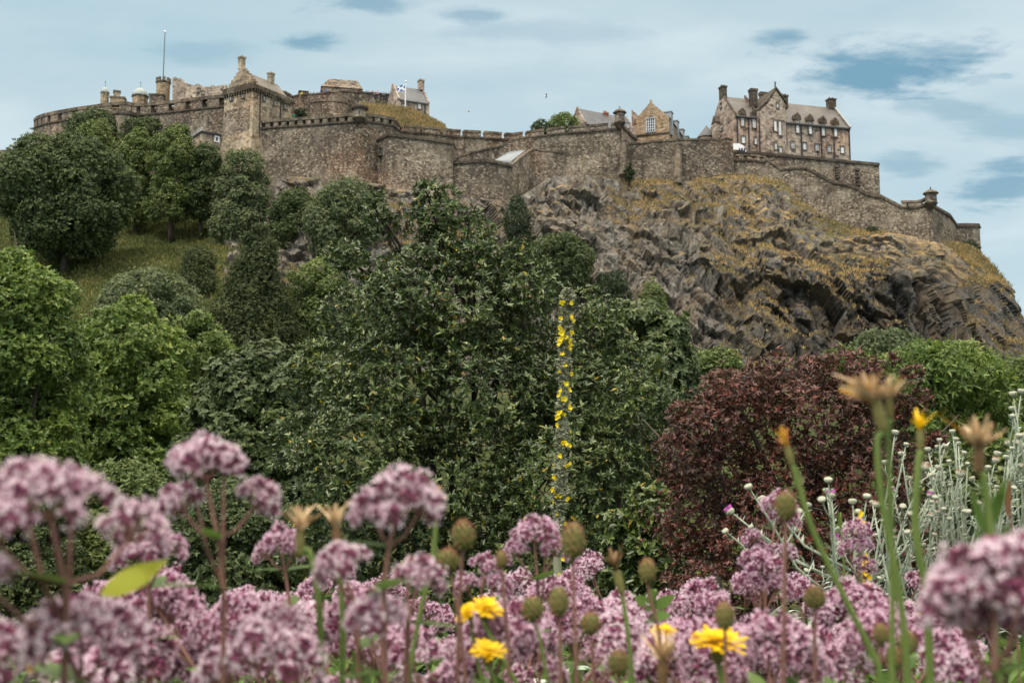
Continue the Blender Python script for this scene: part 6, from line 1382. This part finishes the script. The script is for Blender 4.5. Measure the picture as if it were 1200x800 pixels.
def thistle(label, d, bx, by, heads, seed=1, extra=8, fork=.45):
    rr = random.Random(seed); b0 = PX(bx, by, d); root = base_root('silver_thistle', label, 'thistle', b0); base = root.location.copy(); m = MB(); lm = MB(); allh = list(heads)
    x0, x1 = min(h[0] for h in heads), max(h[0] for h in heads); y0 = min(h[1] for h in heads)
    for i in range(int(extra * 1.9)): allh.append((rr.uniform(x0 - 6, x1 + 6), rr.uniform(y0 + 35, by - 25), rr.choice(('bud', 'bud', 'bud', 'faded')), rr.uniform(.6, .9)))
    fl = b0 + Vector((0, 0, -.09)); m.tube([b0 + Vector((0, 0, -.03)), fl, base - Vector((0, 0, .01))], [.0035, .004, .005], 7)
    allh.sort(key=lambda h: h[1]); done = []
    for h in allh:
        p = PX(h[0], h[1], d + rr.uniform(-.09, .09)); s = h[3] if len(h) > 3 else 1.0
        # join the nearest finished branch below, or the base
        best = None
        for br in done:
            for q in br[1:-1]:
                if q.z < p.z - .018:
                    c = (q - p).length + (0.03 if q.z > p.z - .03 else 0)
                    if abs(q.x - p.x) < (p.z - q.z) * 1.3 + .01 and (best is None or c < best[0]): best = (c, q)
        if best and best[0] < .085 and rr.random() < .6: q = best[1]
        else: q = b0 + Vector((rr.uniform(-.10, .10) - (p.x - b0.x) * .2, rr.uniform(-.02, .02), rr.uniform(-.05, .05)))
        L_ = (p - q).length; mid1 = q.lerp(p, .35) + Vector(((p.x - q.x) * .16 + rr.uniform(-.012, .012), rr.uniform(-.01, .01), rr.uniform(-.05, .05) * L_)); mid2 = q.lerp(p, .7) + Vector(((p.x - q.x) * .06, 0, -.0 * L_)); br = [q, mid1, mid2, p]
        done.append([q, q.lerp(mid1, .5), mid1, mid1.lerp(mid2, .5), mid2, p]); th = min(.0030, .0012 + L_ * .009); m.tube([q, mid1, mid2, p], [th, th * .85, th * .7, .0012], 6)
        nl = max(4, int(L_ / .006))
        for j in range(nl):
            t = (j + .5) / nl; c = q.lerp(mid1, t * 2.8) if t < .35 else mid1.lerp(mid2, (t - .35) / .35) if t < .7 else mid2.lerp(p, (t - .7) / .3); a = rr.uniform(0, 6.28); dd = (p - q).normalized() + Vector((math.cos(a), math.sin(a), 0)) * 1.1; strap(lm, c, dd, Vector((math.sin(a), 0, 1)), rr.uniform(.009, .024) * (1.5 - t * .8), .0045, 0, .05, 2, rr.uniform(-.4, .3))
        ax = (p - mid2).normalized() + Vector((0, -.15, .3)); place_mesh('head', TH[h[2]], root, p, ax, s * rr.uniform(.78, .98), rr.uniform(0, 6))
    for j in range(26):
        a = rr.uniform(0, 6.28); p = b0 + Vector((rr.uniform(-.05, .05), rr.uniform(-.05, .05), rr.uniform(-.12, .02))); strap(lm, p, Vector((math.cos(a), math.sin(a), rr.uniform(.1, .9))), Vector((0, 0, 1)), rr.uniform(.03, .07), .012, 0, .05, 4, -.3)
    m.build('stem', F['silver'], root, smooth=True); lm.build('leaf', F['silver_leaf'], root)
B_, K_, D_ = 'bud', 'pink', 'faded'
thistle('silver thistle standing alone, left one, with a magenta head at each side', 2.1, 948, 700, [(856, 599, K_), (850, 622, B_, .75), (877, 570, B_, 1.05), (892, 584, B_, 1.05), (936, 599, B_), (948, 591, B_, .75), (963, 585, B_, 1.0), (974, 580, K_, 1.1), (970.6, 562, B_, 1.0), (968, 574, B_, .8), (880, 617, B_, .7), (964, 664, B_, .6), (945, 668, B_, .6)], 1, 0)
thistle('silver thistle with three magenta heads close together, between left and dense ones', 2.2, 1012, 705, [(978, 631, K_, 1.0), (983, 637, K_, 1.0), (995, 641, K_, .85), (986, 618, B_, .8), (991, 614, B_, .7), (999, 587, B_, 1.0), (1005, 599, B_, .8), (1016, 581, B_, .9), (1027, 591, D_, 1.1), (1022, 588, B_, .8)], 2, 4)
thistle('dense silver thistle directly behind the two thick green stems', 2.4, 1055, 715, [(1049, 506, B_, .95), (1056, 531, B_, .8), (1062, 520, B_, .7), (1037, 541, B_, .9), (1083, 547, D_, 1.3), (1066, 560, B_, .8), (1045, 571, B_, .8), (1049, 575, K_, .7), (1072, 575, D_, .8), (1058, 593, B_, .8), (1089, 580, K_, .9), (1096, 588, D_, .9), (1035, 610, B_, .8), (1084, 616, D_, 1.1)], 3, 12)
thistle('dense silver thistle left of the shrivelled flower, tips against the green bush', 2.5, 1102, 718, [(1116, 505, B_, .9), (1101, 515, B_, .9), (1099, 523, B_, .8), (1087, 526, B_, .95), (1120, 514, B_, .9), (1123, 519, B_, .8), (1108, 522, B_, .7), (1125, 555, D_, 1.3), (1112, 540, B_, .7), (1103, 556, B_, .8), (1130, 530, B_, .7), (1113, 568, B_, .8), (1098, 600, B_, .8)], 4, 14)
thistle('dense silver thistle right behind the shrivelled flower', 2.45, 1150, 720, [(1169, 531, B_, 1.0), (1167, 539, D_, 1.1), (1179, 535, B_, .9), (1158, 547, B_, .8), (1139, 560, B_, .8), (1147, 590, B_, .8), (1168, 570, B_, .8), (1130, 595, D_, .9), (1175, 590, B_, .8)], 5, 12)
thistle('tallest silver thistle at the far right edge', 2.3, 1200, 700, [(1187, 461, B_, .95), (1197, 458, B_, .9), (1186, 478, B_, .95), (1187, 487, B_, .85), (1195, 510, B_, .9), (1191, 518, B_, 1.0), (1186, 525, B_, .8), (1204, 500, B_, .9), (1198, 545, B_, .8), (1190, 560, B_, .8), (1205, 580, B_, .8), (1208, 480, B_, .9)], 6, 10)
# low greenery under and between the flowers
def undergrowth():
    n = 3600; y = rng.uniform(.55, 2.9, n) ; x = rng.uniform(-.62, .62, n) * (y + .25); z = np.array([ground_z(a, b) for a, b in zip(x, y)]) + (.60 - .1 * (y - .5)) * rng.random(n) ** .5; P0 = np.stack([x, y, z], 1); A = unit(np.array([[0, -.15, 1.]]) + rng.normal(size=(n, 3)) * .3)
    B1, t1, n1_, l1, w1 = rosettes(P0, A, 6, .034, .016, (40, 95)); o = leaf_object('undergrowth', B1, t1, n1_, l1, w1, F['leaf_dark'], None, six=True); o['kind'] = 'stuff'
    n = 1500; y = rng.uniform(.6, 2.0, n); x = rng.uniform(-.6, .6, n) * (y + .2); z = .64 + rng.random(n) * .13 - .1 * (y - .6); P0 = np.stack([x, y, z], 1); A = unit(np.array([[0, 0, 1.]]) + rng.normal(size=(n, 3)) * .25)
    B1, t1, n1_, l1, w1 = rosettes(P0, A, 4, .028, .012, (25, 80)); o = leaf_object('herb_foliage', B1, t1, n1_, l1, w1, F['leaf'], None, six=True); o['kind'] = 'stuff'
undergrowth()
